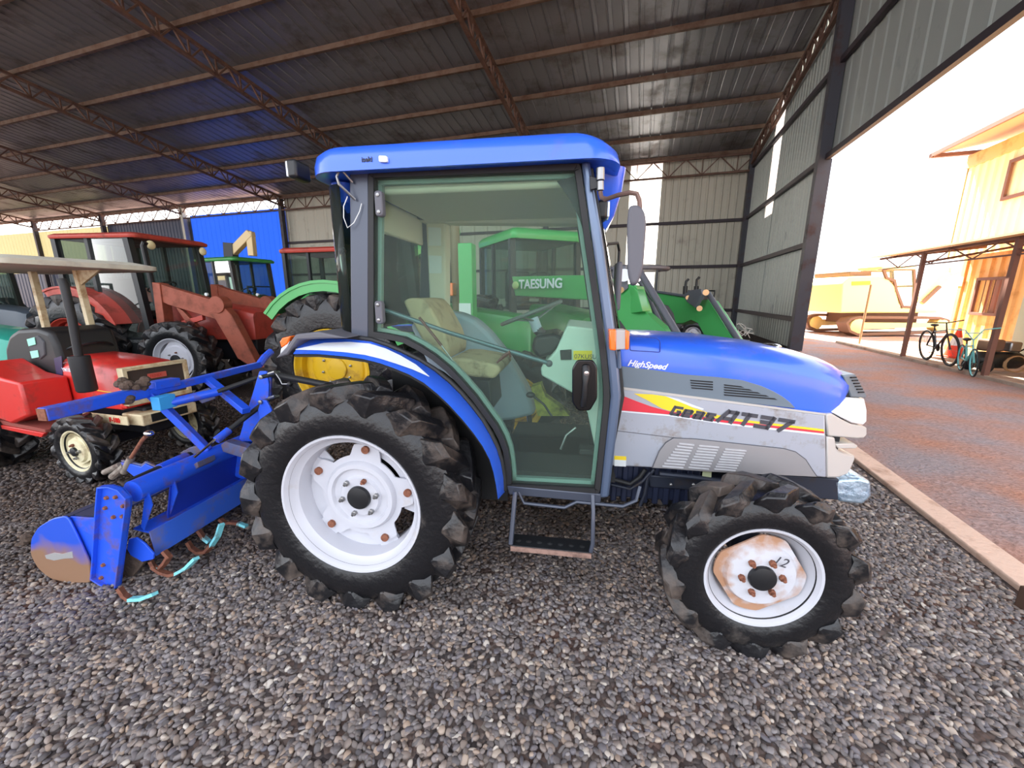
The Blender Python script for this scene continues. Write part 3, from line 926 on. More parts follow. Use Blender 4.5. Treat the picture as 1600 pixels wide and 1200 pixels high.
MB().tube([L(655,496,0.3), L(690,540,0.3)], 0.007).build('gas_strut', mat('strut_brown', rgb(96,50,44), 0.4), TR)
MB().tube([L(690,540,0.3), L(707,563,0.3)], 0.004).build('strut_rod', STEEL, TR)
MB().tube([L(776,567,0.3), L(788,556,0.3), L(796,551,0.3), L(798,558,0.3)], [0.004, 0.01, 0.012, 0.006]).build('door_latch_lever', mat('strut_brown', rgb(96,50,44), 0.4), TR)

# ---- rear fender: blue skirt, dark arch, white flash
up = [(474,529),(512,528),(548,529),(580,533),(605,541),(628,551),(655,564),(680,580),(702,598),(720,616),(738,637),(753,657),(766,679),(777,702),(783,722),(787,745),(788,768)]
lo = [(458,553),(496,553),(540,557),(568,561),(592,567),(615,575),(639,585),(662,598),(683,615),(702,633),(722,655),(740,677),(754,697),(765,718),(771,738),(775,758),(778,780)]
U = [L(a, b, 0.245) for a, b in up]; Lw = [L(a, b, 0.11) for a, b in lo]
fd = MB()
n = len(U)
vs = U + Lw + [(x, y+0.012, z-0.006) for x, y, z in Lw] + [(x, y+0.01, z-0.008) for x, y, z in U]
fs = []
for i in range(n-1):
    for r in range(3):
        fs.append((r*n+i, r*n+i+1, (r+1)*n+i+1, (r+1)*n+i))
    fs.append((3*n+i, 3*n+i+1, i+1, i))
fs += [(0, n, 2*n, 3*n), (n-1, 2*n-1, 3*n-1, 4*n-1)]
fender = fd.add(vs, fs).build('rear_fender', BLUE, TR, 0, ang=60)
# flash
def lerp3(a, b, t): return tuple(a[i]*(1-t)+b[i]*t for i in range(3))
tU = [0.72, 0.34, 0.21, 0.16, 0.16, 0.2, 0.3, 0.49]
tL = [0.76, 0.80, 0.80, 0.80, 0.78, 0.74, 0.66, 0.52]
dv = []; nn = 9
out_n = Vector((0, -0.003, 0.002))
for k in range(8):
    a = Vector(lerp3(U[k], Lw[k], tU[k])); b = Vector(lerp3(U[k], Lw[k], tL[k]))
    dv.append((a+out_n, b+out_n))
vs = [tuple(p[0]) for p in dv] + [tuple(p[1]) for p in dv]
m = len(dv)
MB().add(vs, [(i, i+1, m+i+1, m+i) for i in range(m-1)]).build('white_flash', WHITE, fender, smooth=False)
# dark arch under the skirt and inner wall
arch = [(x, z-0.004) for x, y, z in Lw]
vs = [(x, 0.118, z) for x, z in arch] + [(x, 0.40, z) for x, z in arch] + [(x, 0.40, z-0.012) for x, z in arch] + [(x, 0.118, z-0.012) for x, z in arch]
fs = []
for i in range(n-1):
    for r in range(4):
        fs.append((r*n+i, r*n+i+1, ((r+1) % 4)*n+i+1, ((r+1) % 4)*n+i))
LINER = mat('wheel_arch_liner', rgb(14, 15, 18), 0.7)
MB().add(vs, fs).build('arch_liner', LINER, fender)
wall = [(x, z) for x, z in arch[3:]] + [(arch[-1][0], 0.45), (0.1, 0.45), (arch[3][0], 0.8)]
MB().prism(wall, 0.385, 0.40).build('arch_inner_wall', LINER, fender, smooth=False)
# black moulding between skirt and door
MB().tube([(x, 0.25, z+0.006) for x, y, z in U], 0.013, 8).build('fender_moulding', SEAL, fender)
# grey rear corner and orange lamp
gp = PP([(439,558),(458,538),(470,521),(505,517),(550,527),(511,528),(474,530),(458,553)], 0.17)
corner = MB().prism(gp, 0.13, 0.42).build('fender_corner', mat('dark_corner_plastic', rgb(96,96,104), 0.5), TR, 0.008)
MB().prism(PP([(443,533),(447,527),(460,524),(456,536),(446,543)], 0.17), 0.14, 0.26).build('tail_lamp', ORANGE, corner, 0.006)
MB().prism(PP([(446,543),(456,536),(459,532),(452,550),(444,553)], 0.17), 0.14, 0.26).build('tail_lamp_clear', CLEARL, corner, 0.004)
# far fender, seen through the cab glass: pale grey cover
cov = PP([(640,508),(665,492),(690,486),(715,489),(740,500),(762,520),(785,548),(805,578),(822,608),(832,632),(836,648),(800,657),(760,660),(700,640)], 1.10)
MB().prism(fillet(cov, 0.03, 3), 1.10, 1.30).build('fender_cover', INT_GREY, TR, 0.03, seg=3)
ff = MB(); ff.v = [(x, 2*CY-y, z) for x, y, z in fd.v]; ff.f = list(fd.f)
ff.build('rear_fender', BLUE, TR, 0, ang=60)

# ---- hood: lofted over stations
def hood_sec(x, w, zb, zs, zt, n=9):
    pts = [(x, CY-w, zb), (x, CY-w, (zb+zs)/2), (x, CY-w, zs)]
    for k in range(1, n):
        t = PI/2*k/n
        pts.append((x, CY - w*math.cos(t)**0.7, zs + (zt-zs)*math.sin(t)**0.9))
    pts.append((x, CY, zt))
    return pts + [(p[0], 2*CY-p[1], p[2]) for p in pts[::-1][1:]]
WH = 0.305
secs = [hood_sec(1.135, WH-0.005, 1.108, 1.30, 1.352), hood_sec(1.15, WH, 1.106, 1.305, 1.358), hood_sec(1.35, WH, 1.065, 1.28, 1.358), hood_sec(1.60, WH, 1.04, 1.25, 1.345),
        hood_sec(1.85, WH, 1.025, 1.215, 1.315), hood_sec(2.05, WH-0.006, 1.01, 1.17, 1.278), hood_sec(2.16, WH-0.018, 1.005, 1.13, 1.245), hood_sec(2.21, WH-0.04, 1.07, 1.11, 1.222), hood_sec(2.235, WH-0.06, 1.10, 1.12, 1.20)]
hood = MB().loft(secs).build('hood', BLUE, TR, 0, ang=60)
hood_y = CY-WH
# filler flap
fl = PP([(983,524),(1026,528),(1032,533),(1032,551),(984,548)], hood_y-0.002)
MB().ring(fillet(fl, 0.01), offset(fillet(fl, 0.01), 0.0035), hood_y-0.004, hood_y+0.002).build('filler_flap_edge', mat('flap_line', rgb(14,44,140), 0.5), hood, smooth=False)
# grey sweep along the hood side with vents
sw = PP([(969,572),(1020,578),(1070,585),(1120,589),(1160,594),(1190,603),(1208,611),(1222,619),(1234,628),(1243,638),(1105,623),(969,604)], hood_y-0.004)
swp = MB().prism(sw, hood_y-0.006, hood_y+0.01).build('hood_sweep_panel', HOODGREY, hood, 0.002)
BLK = mat('vent_black', rgb(18,20,26), 0.7)
for k in range(4):
    y0 = 593.5 + k*3.9
    MB().prism(PP([(1078+k*0.6, y0), (1114, y0+2.6), (1114, y0+4.6), (1079+k*0.6, y0+1.8)], hood_y-0.008), hood_y-0.0085, hood_y-0.004).build('vent_slot', BLK, swp, smooth=False)
for k in range(5):
    y0 = 600.5 + k*3.9; xe = 1158 + k*13
    MB().prism(PP([(1131, y0), (xe, y0+2.6+0.06*(xe-1150)), (xe+5, y0+5+0.06*(xe-1150)), (1132, y0+2)], hood_y-0.008), hood_y-0.0085, hood_y-0.004).build('vent_slot', BLK, swp, smooth=False)
# side badge
x, z = P(980, 571, hood_y-0.003)
text_mesh('hood_lettering', 'HighSpeed', WHITE, hood, on_xz(x, hood_y-0.004, z, R(5)), 0.042, 0.0006, 0.35, 0.0012, 1.02)
# lower silver side panel
sp = [(968,606),(1105,624),(1290,648),(1292,747),(1265,744),(1190,741),(1100,736.5),(1040,732),(1019,731),(955,728),(960,680)]
yS = hood_y-0.012
pan = MB().prism(PP(sp, yS), yS, 2*CY-yS).build('engine_side_panel', SILVER, TR, 0.008)
# raised taupe louvre field
fld = PP([(1019,731),(1030,705),(1040,692),(1052,684.5),(1088,686),(1160,694),(1225,701),(1243,706),(1259,718),(1270,735),(1277,745),(1190,741),(1100,736.5),(1040,732)], yS-0.003)
TAUPE = mat('warm_silver_panel', rgb(150,148,150), 0.42, 0.25)
lf = MB().prism(fld, yS-0.007, yS+0.002).build('louvre_field', TAUPE, pan, 0.003)
SEAMM = mat('panel_seam', rgb(84,84,90), 0.6)
seam = [L(a, b, yS-0.006) for a, b in ((1019,731),(1030,705),(1040,692),(1052,684.5),(1088,686),(1160,694),(1225,701),(1243,706),(1259,718),(1270,735),(1277,745))]
MB().tube(seam, 0.0022, 5).build('panel_seam', SEAMM, pan)
MB().tube([L(a, b, yS-0.001) for a, b in ((963,673),(1055,684),(1160,694),(1225,701))] , 0.0018, 5).build('panel_seam', SEAMM, pan)
LV = mat('pale_louvre', rgb(200,200,204), 0.35, 0.3)
for (x0, x1, yt, x0b, x1b, yb) in ((1061,1085,692,1035,1068,727.5), (1092.5,1124,695.5,1076,1108,729.5), (1133,1166.5,701,1116.5,1149.5,732)):
    for k in range(9):
        t = k/8; a = x0+(x0b-x0)*t; b = x1+(x1b-x1)*t; y = yt+(yb-yt)*t
        MB().prism(PP([(a, y), (b, y+2.6), (b-0.5, y+4.6), (a-0.5, y+2.0)], yS-0.01), yS-0.014, yS-0.004).build('louvre', LV, lf, 0.001, seg=1)
# stripes and lettering
yD = yS-0.002
def Z6(pts): return [(920+a/3.3333, 480+b/3.3333) for a, b in pts]
def decal(pts, m, d=0.0): return MB().prism(PP(Z6(pts), yD-d), yD-d-0.001, yD-d+0.001)
decal([(168,458),(260,494),(330,519),(420,543),(700,588),(1225,648),(1225,657),(700,600),(420,558),(163,537)], RED).build('red_stripe', RED, pan, smooth=False)
decal([(163,539),(420,560),(700,602),(1225,659),(1225,668),(700,610),(420,567),(163,545)], WHITE).build('white_stripe', WHITE, pan, smooth=False)
decal([(235,450),(330,454),(400,464),(470,490),(540,522),(640,556),(800,586),(1225,636),(1225,647),(700,585),(640,574),(420,540),(380,527),(300,482)], YEL).build('yellow_stripe', YEL, pan, smooth=False)
decal([(400,463),(470,480),(540,508),(600,530),(590,535),(540,520),(470,491)], WHITE, 0.0003).build('white_edge', WHITE, pan, smooth=False)
GLY = {'A': (((.02,0),(.36,1)), ((.30,.87),(.98,.87)), ((.86,1),(.86,0)), ((.24,.33),(.86,.33))),
       'T': (((0,.87),(1,.87)), ((.5,1),(.5,0))), '3': (((.05,.87),(.9,.87)), ((.2,.5),(.9,.5)), ((0,.13),(.9,.13)), ((.86,1),(.86,0))),
       '7': (((0,.87),(1,.87)), ((.88,.9),(.42,0))), 'G': (((.1,.87),(1,.87)), ((.14,1),(.14,0)), ((.1,.13),(1,.13)), ((.86,.5),(.86,0)), ((.55,.45),(1,.45))),
       'e': (((.1,.72),(.9,.72)), ((.14,.82),(.14,0)), ((.1,.12),(.95,.12)), ((.1,.42),(.9,.42)), ((.86,.8),(.86,.4))),
       'a': (((.05,.72),(.9,.72)), ((.86,.82),(.86,0)), ((.14,.5),(.14,0)), ((.1,.42),(.9,.42)), ((.1,.12),(.9,.12))),
       's': (((.1,.72),(.95,.72)), ((.14,.8),(.14,.4)), ((.1,.42),(.9,.42)), ((.86,.45),(.86,0)), ((0,.12),(.9,.12)))}
def block_text(name, s_, px, py, wl, hl, gap, ang, shear, th, y, parent):
    x0, z0 = P(px, py, y); ca, sa = math.cos(ang), math.sin(ang)
    m = MB()
    for k, ch in enumerate(s_):
        def T_(u, v):
            a = k*(wl+gap) + u*wl + v*hl*shear; b = v*hl
            return Vector((x0 + a*ca + b*sa, z0 - a*sa + b*ca))
        for (p, q) in GLY[ch]:
            A, B = T_(*p), T_(*q); d = (B-A).normalized(); n_ = Vector((-d.y, d.x))*th/2
            m.prism([tuple(A-n_), tuple(B-n_), tuple(B+n_), tuple(A+n_)], y-0.002-0.00002*k, y)
    return m.build(name, CHAR, parent, smooth=False)
block_text('side_lettering', 'Geas', 1045, 648, 0.046, 0.05, 0.008, R(7), 0.35, 0.014, yD-0.001, pan)
block_text('side_lettering', 'AT37', 1119, 658.5, 0.073, 0.066, 0.011, R(7), 0.38, 0.019, yD-0.001, pan)
MB().prism(PP([(960,712),(978.5,713),(978,729),(960,728)], yD), yD-0.001, yD+0.001).build('warning_sticker', PAPER, pan, smooth=False)
MB().prism(PP([(960,712),(978.5,713),(978.5,719),(960,718)], yD), yD-0.0018, yD-0.0008).build('sticker_header', YEL, pan, smooth=False)
MB().prism(PP([(967,604),(1105,622),(1290,646),(1290,649),(1105,625.5),(967,608)], yS-0.002), yS-0.003, yS+0.004).build('panel_top_bead', NOSE, pan, smooth=False)

# ---- nose: headlamps, grille shoulder, bumper mouldings
def yn(px, y0=None): return 0.43 + max(0, (px-1296))/60.0*0.13
def nose3(pts): return [L(a, b, yn(a)) for a, b in pts]
g_ = MB()
mirprism(g_, nose3([(1317.5,587),(1336,584),(1340,590),(1347,603),(1355,619),(1352,622),(1330,620.5)]))
gri = g_.build('grille_shoulder', HOODGREY, TR, 0.006)
for k in range(6):
    yy = 590 + k*4.6; xx = 1332 + k*2.4
    a = L(xx-3, yy, yn(xx-3)-0.004); b = L(xx+5.5, yy-0.4, yn(xx+5.5)-0.004)
    MB().bar(a, b, 0.006, 0.007, up=(0,1,0)).build('grille_slot', BLK, gri, smooth=False)
h_ = MB(); mirprism(h_, nose3([(1323,621),(1351,623),(1355,640),(1354.7,659),(1349,664.5),(1331,661),(1315,653),(1300,644.5)]))
CORE = mat('lamp_reflector', rgb(244,247,252), 0.1, 0.2, 1.0)
hl = h_.build('headlamp', CORE, TR, 0.006)
n_ = MB(); mirprism(n_, nose3([(1290,647),(1300,646),(1315,655),(1331,663),(1349,666),(1355,668),(1355,680),(1350,685),(1340,686),(1294,682)]))
n_.build('nose_moulding', NOSE, TR, 0.008)
n_ = MB(); mirprism(n_, nose3([(1292,682),(1305,684),(1307,700),(1312,706),(1322,710),(1336,712),(1336,718),(1330,732),(1325,741),(1310,747),(1292,747)]))
n_.build('lower_nose', NOSE, TR, 0.008)
n_ = MB(); mirprism(n_, nose3([(1305,694),(1335,693),(1341,697),(1337,701),(1310,701)]))
n_.build('nose_bar', NOSE, TR, 0.004)
MB().box(2.13, 2.24, CY-0.24, CY+0.24, 0.78, 1.12).build('radiator_screen', BLK, TR)
# lamp on top of the hood nose
x, z = P(1218, 543, CY-0.1)
hm = MB().sphere((x, CY, z-0.005), 0.045, 16, 10, (1.2, 1.0, 0.35)).build('hood_badge', CHROME, hood)
# chassis rail, front bracket
MB().prism(PP([(1187,741),(1292,747),(1312,749),(1310,782),(1250,777),(1199,762)], 0.5), 0.5, 2*CY-0.5).build('front_bracket', DKMETAL, TR, 0.006)
bp = PP([(1300,750),(1345,748),(1362,752),(1363,776),(1349,789),(1313,785),(1306,776)], 0.50)
MB().prism(bp, 0.50, 2*CY-0.50).build('front_weight', mat('foil_wrapped_weight', rgb(150,180,205), 0.2, 0.7, 0, rgb(200,220,235), 10, 0.6, 0.8, 12), TR, 0.015, seg=3)
# engine, gearbox, axles
ch = MB().box(1.05, 2.15, CY-0.13, CY+0.13, 0.42, 0.80)
ch.box(0.2, 1.1, CY-0.17, CY+0.17, 0.40, 0.66).box(-0.3, 0.25, CY-0.2, CY+0.2, 0.42, 0.82)
chassis = ch.build('engine_and_gearbox', UNDER, TR, 0.02)
m = MB()
for k in range(8):
    x0 = 1.16 + k*0.055
    m.box(x0, x0+0.032, CY-0.25, CY-0.13, 0.44, 0.69)
m.box(1.14, 1.62, CY-0.235, CY-0.12, 0.46, 0.68)
m.build('ribbed_casing', mat('casing_navy', rgb(34,42,66), 0.5, 0.3), chassis, 0.008)
MB().bar((AX_R, 0.16, 0.56), (AX_R, 2*CY-0.16, 0.56), 0.17, 0.17).build('rear_axle', UNDER, chassis, 0.03)
MB().bar((AX_F, 0.16, 0.40), (AX_F, 2*CY-0.16, 0.40), 0.10, 0.11).build('front_axle', DKMETAL, chassis, 0.02)
for s_ in (0.22, 2*CY-0.22):
    MB().lathe([(0.05, 0.3), (0.06, 0.33), (0.06, 0.46), (0.045, 0.52), (0.03, 0.54)], c=(AX_F, s_, 0), axis='z', n=20).build('axle_knuckle', DKMETAL, chassis)
MB().tube([L(955,748,0.48), L(985,756,0.46), L(1000,745,0.46), L(1008,733,0.46)], 0.012).build('hose', SEAL, chassis)
MB().tube([L(955,757,0.47), L(985,764,0.45), L(1004,752,0.45), L(1016,738,0.45)], 0.008).build('hose', DKMETAL, chassis)
MB().tube([L(1022,733,0.46), L(1012,745,0.46), L(1008,770,0.46), L(1000,790,0.46)], 0.010).build('hose', DKMETAL, chassis)
MB().tube([L(1030,740,0.45), L(1080,745,0.45), L(1130,752,0.45), L(1180,762,0.45)], 0.014).build('hydraulic_line', DKMETAL, chassis)
MB().prism(PP([(1012,742),(1100,748),(1180,758),(1196,770),(1180,776),(1100,768),(1015,762)], 0.48), 0.48, 0.58).build('side_rail', DKMETAL, chassis, 0.008)
MB().prism(PP([(1098,735),(1112,736),(1111,748),(1097,747)], 0.45), 0.448, 0.452).build('tag_plate', mat('tag_yellow_grey', rgb(168,176,140), 0.5), chassis)
MB().tube([L(1162,739,0.44), L(1184,760,0.4)], 0.005).build('tie_rod', STEEL, chassis)
MB().tube([L(1095,775,0.3), L(1104,795,0.24)], 0.005).build('tie_rod', STEEL, chassis)
MB().lathe([(0.03, 0.6), (0.045, 0.615), (0.045, 0.64), (0.03, 0.66)], c=(AX_F-0.15, 0.3, 0), axis='z', n=16).build('steering_joint', DKMETAL, chassis)
for (a, b) in ((1048,757), (1083,757)):
    MB().sphere(L(a, b, 0.44), 0.009, 10, 6).build('hose_clip', STEEL, chassis)

# ---- step
st = MB()
st.tube([L(805,768,0.2), L(798,850,0.13)], 0.012, 8)
st.tube([L(926,773,0.2), L(927,800,0.17), L(926,850,0.13), L(923,862,0.13)], 0.010, 8)
st.tube([L(810,768,0.26), L(819,786,0.26), L(882,793,0.26), L(901,784,0.26), L(973,791,0.26), L(994,782,0.27), L(1000,760,0.3)], 0.009, 8)
step = st.build('step', CABGREY, TR)
a = P(798,852,0.12); b = P(924,864,0.12)
td = MB().add([(a[0], 0.12, a[1]), (b[0], 0.12, b[1]), (b[0], 0.12, b[1]-0.022), (a[0], 0.12, a[1]-0.022), (a[0], 0.22, a[1]), (b[0], 0.22, b[1]), (b[0], 0.22, b[1]-0.022), (a[0], 0.22, a[1]-0.022)],
     [(0,1,2,3),(4,5,6,7),(0,1,5,4),(3,2,6,7),(0,3,7,4),(1,2,6,5)])
tread = td.build('step_tread', BLACKP, step, 0.003)
MB().add([(a[0], 0.118, a[1]-0.002), (b[0], 0.118, b[1]-0.002), (b[0], 0.118, b[1]-0.026), (a[0], 0.118, a[1]-0.026), (a[0], 0.112, a[1]-0.002), (b[0], 0.112, b[1]-0.002), (b[0], 0.112, b[1]-0.026), (a[0], 0.112, a[1]-0.026)],
     [(0,1,2,3),(4,5,6,7),(0,1,5,4),(3,2,6,7),(0,3,7,4),(1,2,6,5)]).build('worn_step_lip', mat('worn_pink_rust', rgb(150,120,108), 0.8, 0, 0, rgb(90,70,62), 30, 0.5), step)
for k in range(7):
    t = (k+0.6)/7.4; x = a[0]+(b[0]-a[0])*t; z = a[1]+(b[1]-a[1])*t
    MB().lathe([(0.001, 0.004), (0.009, 0.002), (0.014, 0)], c=(x, 0.165, z), axis='z', n=12).build('step_stud', SEAL, tread)

# ---- cab interior
MB().box(0.55, 1.16, YD+0.06, YF-0.06, 0.63, 0.66).build('cab_floor', mat('floor_mat_black', rgb(34,34,34), 0.9), TR)
seat = MB()
y0s = 0.56; y1s = 0.94
bk = PP([(629,470),(640,465),(660,467),(672,480),(682,498),(694,520),(702,545),(700,562),(680,560),(664,540),(645,505)], y0s)
seat.prism(fillet(bk, 0.02), y0s, y1s)
s1 = seat.build('seat_backrest', SEATM, TR, 0.03, seg=3)
cu = PP([(700,560),(725,560),(760,566),(779,572),(782,580),(772,592),(740,590),(700,580)], y0s-0.02)
MB().prism(fillet(cu, 0.02), y0s-0.02, y1s+0.02).build('seat_cushion', SEATM, TR, 0.025, seg=3)
MB().prism(PP([(720,590),(765,594),(770,640),(730,650)], 0.6), 0.6, 0.9).build('seat_base', BLACKP, TR, 0.01)
# steering wheel
c0 = Vector(L(830, 489, CY)); e1 = Vector(L(876, 471, CY)) - c0; rad = e1.length*1.0
e1.normalize(); e2 = Vector((0, 1, 0)); sw_ = []
for k in range(33):
    t = 2*PI*k/32
    sw_.append(c0 + e1*rad*math.cos(t) + e2*rad*math.sin(t))
STW = mat('steering_grey', rgb(86,92,90), 0.5)
stw = MB().tube(sw_, 0.012, 8).build('steering_wheel', STW, TR)
dn = e1.cross(e2).normalized()
if dn.z > 0: dn = -dn
hubp = c0 + dn*0.05
for t in (0.3, 0.3+2*PI/3, 0.3+4*PI/3):
    MB().bar(hubp, c0 + e1*rad*math.cos(t) + e2*rad*math.sin(t), 0.02, 0.008).build('wheel_spoke', STW, stw)
MB().tube([hubp - dn*0.02, hubp + dn*0.06], 0.03, 14).build('steering_hub', INT_GREY, stw)
MB().tube([hubp + dn*0.05, Vector(L(880, 560, CY))], 0.03, 12).build('steering_column', BLACKP, TR)
MB().prism(PP([(835,525),(868,520),(884,530),(866,552),(842,560),(830,545)], 0.58), 0.56, 0.92).build('instrument_pod', BLACKP, TR, 0.02)
con = PP([(886,509),(934,514),(942,600),(936,705),(932,712),(918,645),(894,614),(846,587),(845,575),(868,549)], 0.45)
cons = MB().prism(con, 0.45, 2*CY-0.45).build('dash_console', mat('console_pale', rgb(190,206,196), 0.55), TR, 0.012)
MB().prism(PP([(875,547),(893,546),(893,562),(876,562)], 0.448), 0.442, 0.452).build('dash_switch', BLACKP, cons, 0.002)
MB().prism(PP([(896,548),(925,548),(925,563),(896,562)], 0.448), 0.446, 0.452).build('dash_sticker', YEL, cons, smooth=False)
text_mesh('sticker_text', '07KUSU', CHAR, cons, on_xz(P(897,560,0.445)[0], 0.4455, P(897,560,0.445)[1]), 0.032, 0.0003)
# levers
for (pa, pb) in (((862,650),(850,632)), ((850,632),(832,618))):
    MB().tube([L(*pa, 0.5), L(*pb, 0.5)], 0.006).build('gear_lever', BLACKP, TR)
MB().sphere(L(829,617,0.5), 0.017, 12, 8, (1.5,1,1)).build('lever_knob', BLACKP, TR)
MB().prism(PP([(830,605),(845,600),(852,620),(880,640),(890,650),(840,650)], 0.9), 0.9, 1.0).build('yellow_tank', mat('faded_yellow', rgb(170,165,60), 0.6, 0, 0, rgb(70,60,40), 12, 0.5), TR)
MB().tube([L(876,702,0.5), L(885,680,0.5), L(900,668,0.5)], 0.007).build('brake_pedal', STEEL, TR)
MB().box(0.98, 1.06, 0.5, 0.58, 0.70, 0.73).build('pedal_pad', SEAL, TR, 0.005)
# headliner
MB().box(-0.12, -0.09, 0.38, 1.10, 1.88, 2.05).build('rear_header_lining', INT_BEIGE, TR, 0.01)
hlm = MB().box(-0.05, 1.0, YD+0.06, YF-0.06, 2.02, 2.06)
hlm.build('headliner', INT_BEIGE, TR, 0.02)
MB().prism(PP([(595,300),(650,322),(660,350),(930,352),(930,300)], YF-0.1), YF-0.16, YF-0.02).build('far_header_panel', INT_BEIGE, TR, 0.02)
MB().prism(fillet(PP([(640,320),(662,317),(672,325),(662,342),(640,341)], YF-0.2), 0.015), YF-0.2, YF-0.14).build('speaker', BLACKP, TR, 0.004)
MB().prism(PP([(731,326),(760,326),(760,343),(731,343)], YF-0.17), YF-0.18, YF-0.15).build('overhead_vent', BLACKP, TR, 0.002)
MB().prism(PP([(603,305),(632,322),(632,334),(603,318)], YF-0.3), YF-0.3, YF-0.28).build('side_vent', mat('vent_brown', rgb(120,104,70), 0.7), TR, 0.002)
# clear black corner of the door glass
ck = PP([(870,282),(903,272),(922,370),(915,372),(905,340),(890,310)], YD+0.0)
MB().prism(ck, YD+0.012, YD+0.014).build('corner_mask', SEAL, DOOR, smooth=False)
# ================================================================== ROTARY TILLER behind the tractor (along y)
RT = thing('rotary_tiller', 'blue rotary tiller with rusty edges, behind the nearest tractor', 'tiller', (-0.677, 1.705, 0), R(-9))
YN = -0.06; YE = 1.52
def XZ(px, py, y): return P(px, py, y)
# near leg plate (a shallow channel)
leg = PP([(158,759),(175,758),(190,763),(203,777),(203,790),(197,835),(188,905),(186,921),(174,919),(147,902),(149,882),(155,792)], YN)
MB().prism(leg, YN, YN+0.012).build('side_leg', BLUE_D, RT, 0.003)
MB().ring(leg, offset(leg, 0.008), YN-0.022, YN+0.012).build('leg_flange', BLUE_D, RT, 0.002)
for (a, b) in ((166,778),(180,777),(164,794),(192,791),(191,807),(177,808),(158,903),(161,883)):
    x, z = P(a, b, YN-0.005)
    MB().lathe([(0.001, YN-0.014), (0.009, YN-0.012), (0.011, YN)], c=(x, 0, z), n=6).build('leg_bolt', RUST, RT)
# rounded side shield
sh = PP([(104,806),(82,810),(59,824),(48,842),(47,867),(59,889),(79,905),(104,911),(142,911),(140,882),(120,838)], YN-0.02)
SHM = mat('worn_blue_and_rust', rgb(44, 92, 220), 0.35, 0.2, 0.2)
_n = SHM.node_tree.nodes; _l = SHM.node_tree.links
_tc = _n.new('ShaderNodeTexCoord'); _sp = _n.new('ShaderNodeSeparateXYZ'); _nz = _n.new('ShaderNodeTexNoise'); _nz.inputs['Scale'].default_value = 7
_ad = _n.new('ShaderNodeMath'); _ad.operation = 'MULTIPLY_ADD'; _ad.inputs[1].default_value = 0.22
_rp = _n.new('ShaderNodeMapRange'); _rp.inputs[1].default_value = 0.36; _rp.inputs[2].default_value = 0.26; _rp.inputs[3].default_value = 0.0; _rp.inputs[4].default_value = 1.0
_mx = _n.new('ShaderNodeMixRGB'); _mx.inputs[1].default_value = rgb(44, 92, 220); _mx.inputs[2].default_value = rgb(158, 122, 96)
_l.new(_tc.outputs['Object'], _sp.inputs[0]); _l.new(_tc.outputs['Object'], _nz.inputs['Vector']); _l.new(_nz.outputs[0], _ad.inputs[0]); _l.new(_sp.outputs[2], _ad.inputs[2])
_l.new(_ad.outputs[0], _rp.inputs[0]); _l.new(_rp.outputs[0], _mx.inputs[0]); _l.new(_mx.outputs[0], _n['Principled BSDF'].inputs['Base Color'])
MB().prism(fillet(sh, 0.03, 3), YN-0.02, YN-0.008).build('side_shield', SHM, RT, 0.004)
MB().prism(PP([(106,807),(151,810),(149,881),(140,884),(121,838)], YN), YN, YN+0.01).build('shield_web', BLUE_D, RT, 0.002)
# worn patch of bare metal
MB().prism(PP([(70,868),(84,864),(96,866),(112,862),(114,872),(100,873),(84,876),(72,873)], YN-0.023), YN-0.0225, YN-0.0195).build('bare_patch', mat('bare_patch_white', rgb(215, 215, 215), 0.3, 0.6), RT, smooth=False)
# rear flap behind shield
fl_ = PP([(106,806),(150,778)], YN)
xa, za = P(104, 806, YN); xb_, zb2 = P(152, 790, YN)
MB().box(xa-0.02, xa+0.02, YN, YE, za-0.03, za).box(xa, xb_, YN+0.02, YE, za-0.012, za-0.002).build('rear_flap', mat('flap_grey_blue', rgb(60,66,92), 0.5), RT)
# main tube, deep-blue shroud, skirt: all run along y
tx, tz = P(208, 768, 0.0)
MB().tube([(tx, 0.0, tz), (tx, YE, tz)], 0.058, 24).build('main_tube', BLUE_D, RT)
sA = P(238, 786, 0.04); sB = P(262, 806, 0.04)
cA = P(232, 831, 0.04); cB = P(243, 869, 0.04)
def slab(p, q, y0, y1, th=0.008):
    d = Vector((q[0]-p[0], q[1]-p[1])).normalized(); n = Vector((-d.y, d.x))*th
    return MB().prism([p, q, (q[0]+n.x, q[1]+n.y), (p[0]+n.x, p[1]+n.y)], y0, y1)
slab((tx+0.03, tz-0.03), (cA[0]-0.02, cA[1]+0.01), 0.16, YE).build('upper_shroud', mat('deep_blue_paint', rgb(20, 52, 175), 0.45), RT, 0.002)
MB().prism([(cA[0]-0.10, cA[1]+0.012), cA, (cA[0], cA[1]-0.01), (cA[0]-0.10, cA[1]+0.002)], 0.04, YE).build('shroud_ledge', BLUE_D, RT, 0.002)
slab(cA, cB, 0.04, YE, 0.006).build('front_skirt', mat('scuffed_light_blue', rgb(58, 108, 225), 0.4, 0.1, 0.2, rgb(128, 116, 120), 4, 0.35), RT, 0.002)
# gussets
for y in (0.03, 0.17):
    MB().prism([(tx+0.05, tz+0.03), (tx+0.06, tz-0.09), (cA[0]-0.015, cA[1]+0.012), (cA[0]-0.03, cA[1]+0.03)], y, y+0.007).build('gusset', BLUE_D, RT, 0.001)
# tine housing plate below the skirt
hp_ = PP([(201,842),(212,840),(226,850),(240,866),(239,874),(222,878),(204,868),(198,858)], 0.0)
MB().prism(hp_, 0.0, 0.01).build('tine_guard', BLUE_D, RT, 0.002)
MB().prism(PP([(192,862),(203,868),(224,880),(210,897),(194,920),(188,915)], 0.01), 0.012, 0.03).build('rusty_plate', CLODM, RT, 0.002)
rxx, rzz = P(215, 872, 0.1)
MB().tube([(rxx, 0.03, rzz), (rxx, YE-0.03, rzz)], 0.035, 14).build('rotor_shaft', RUST, RT)
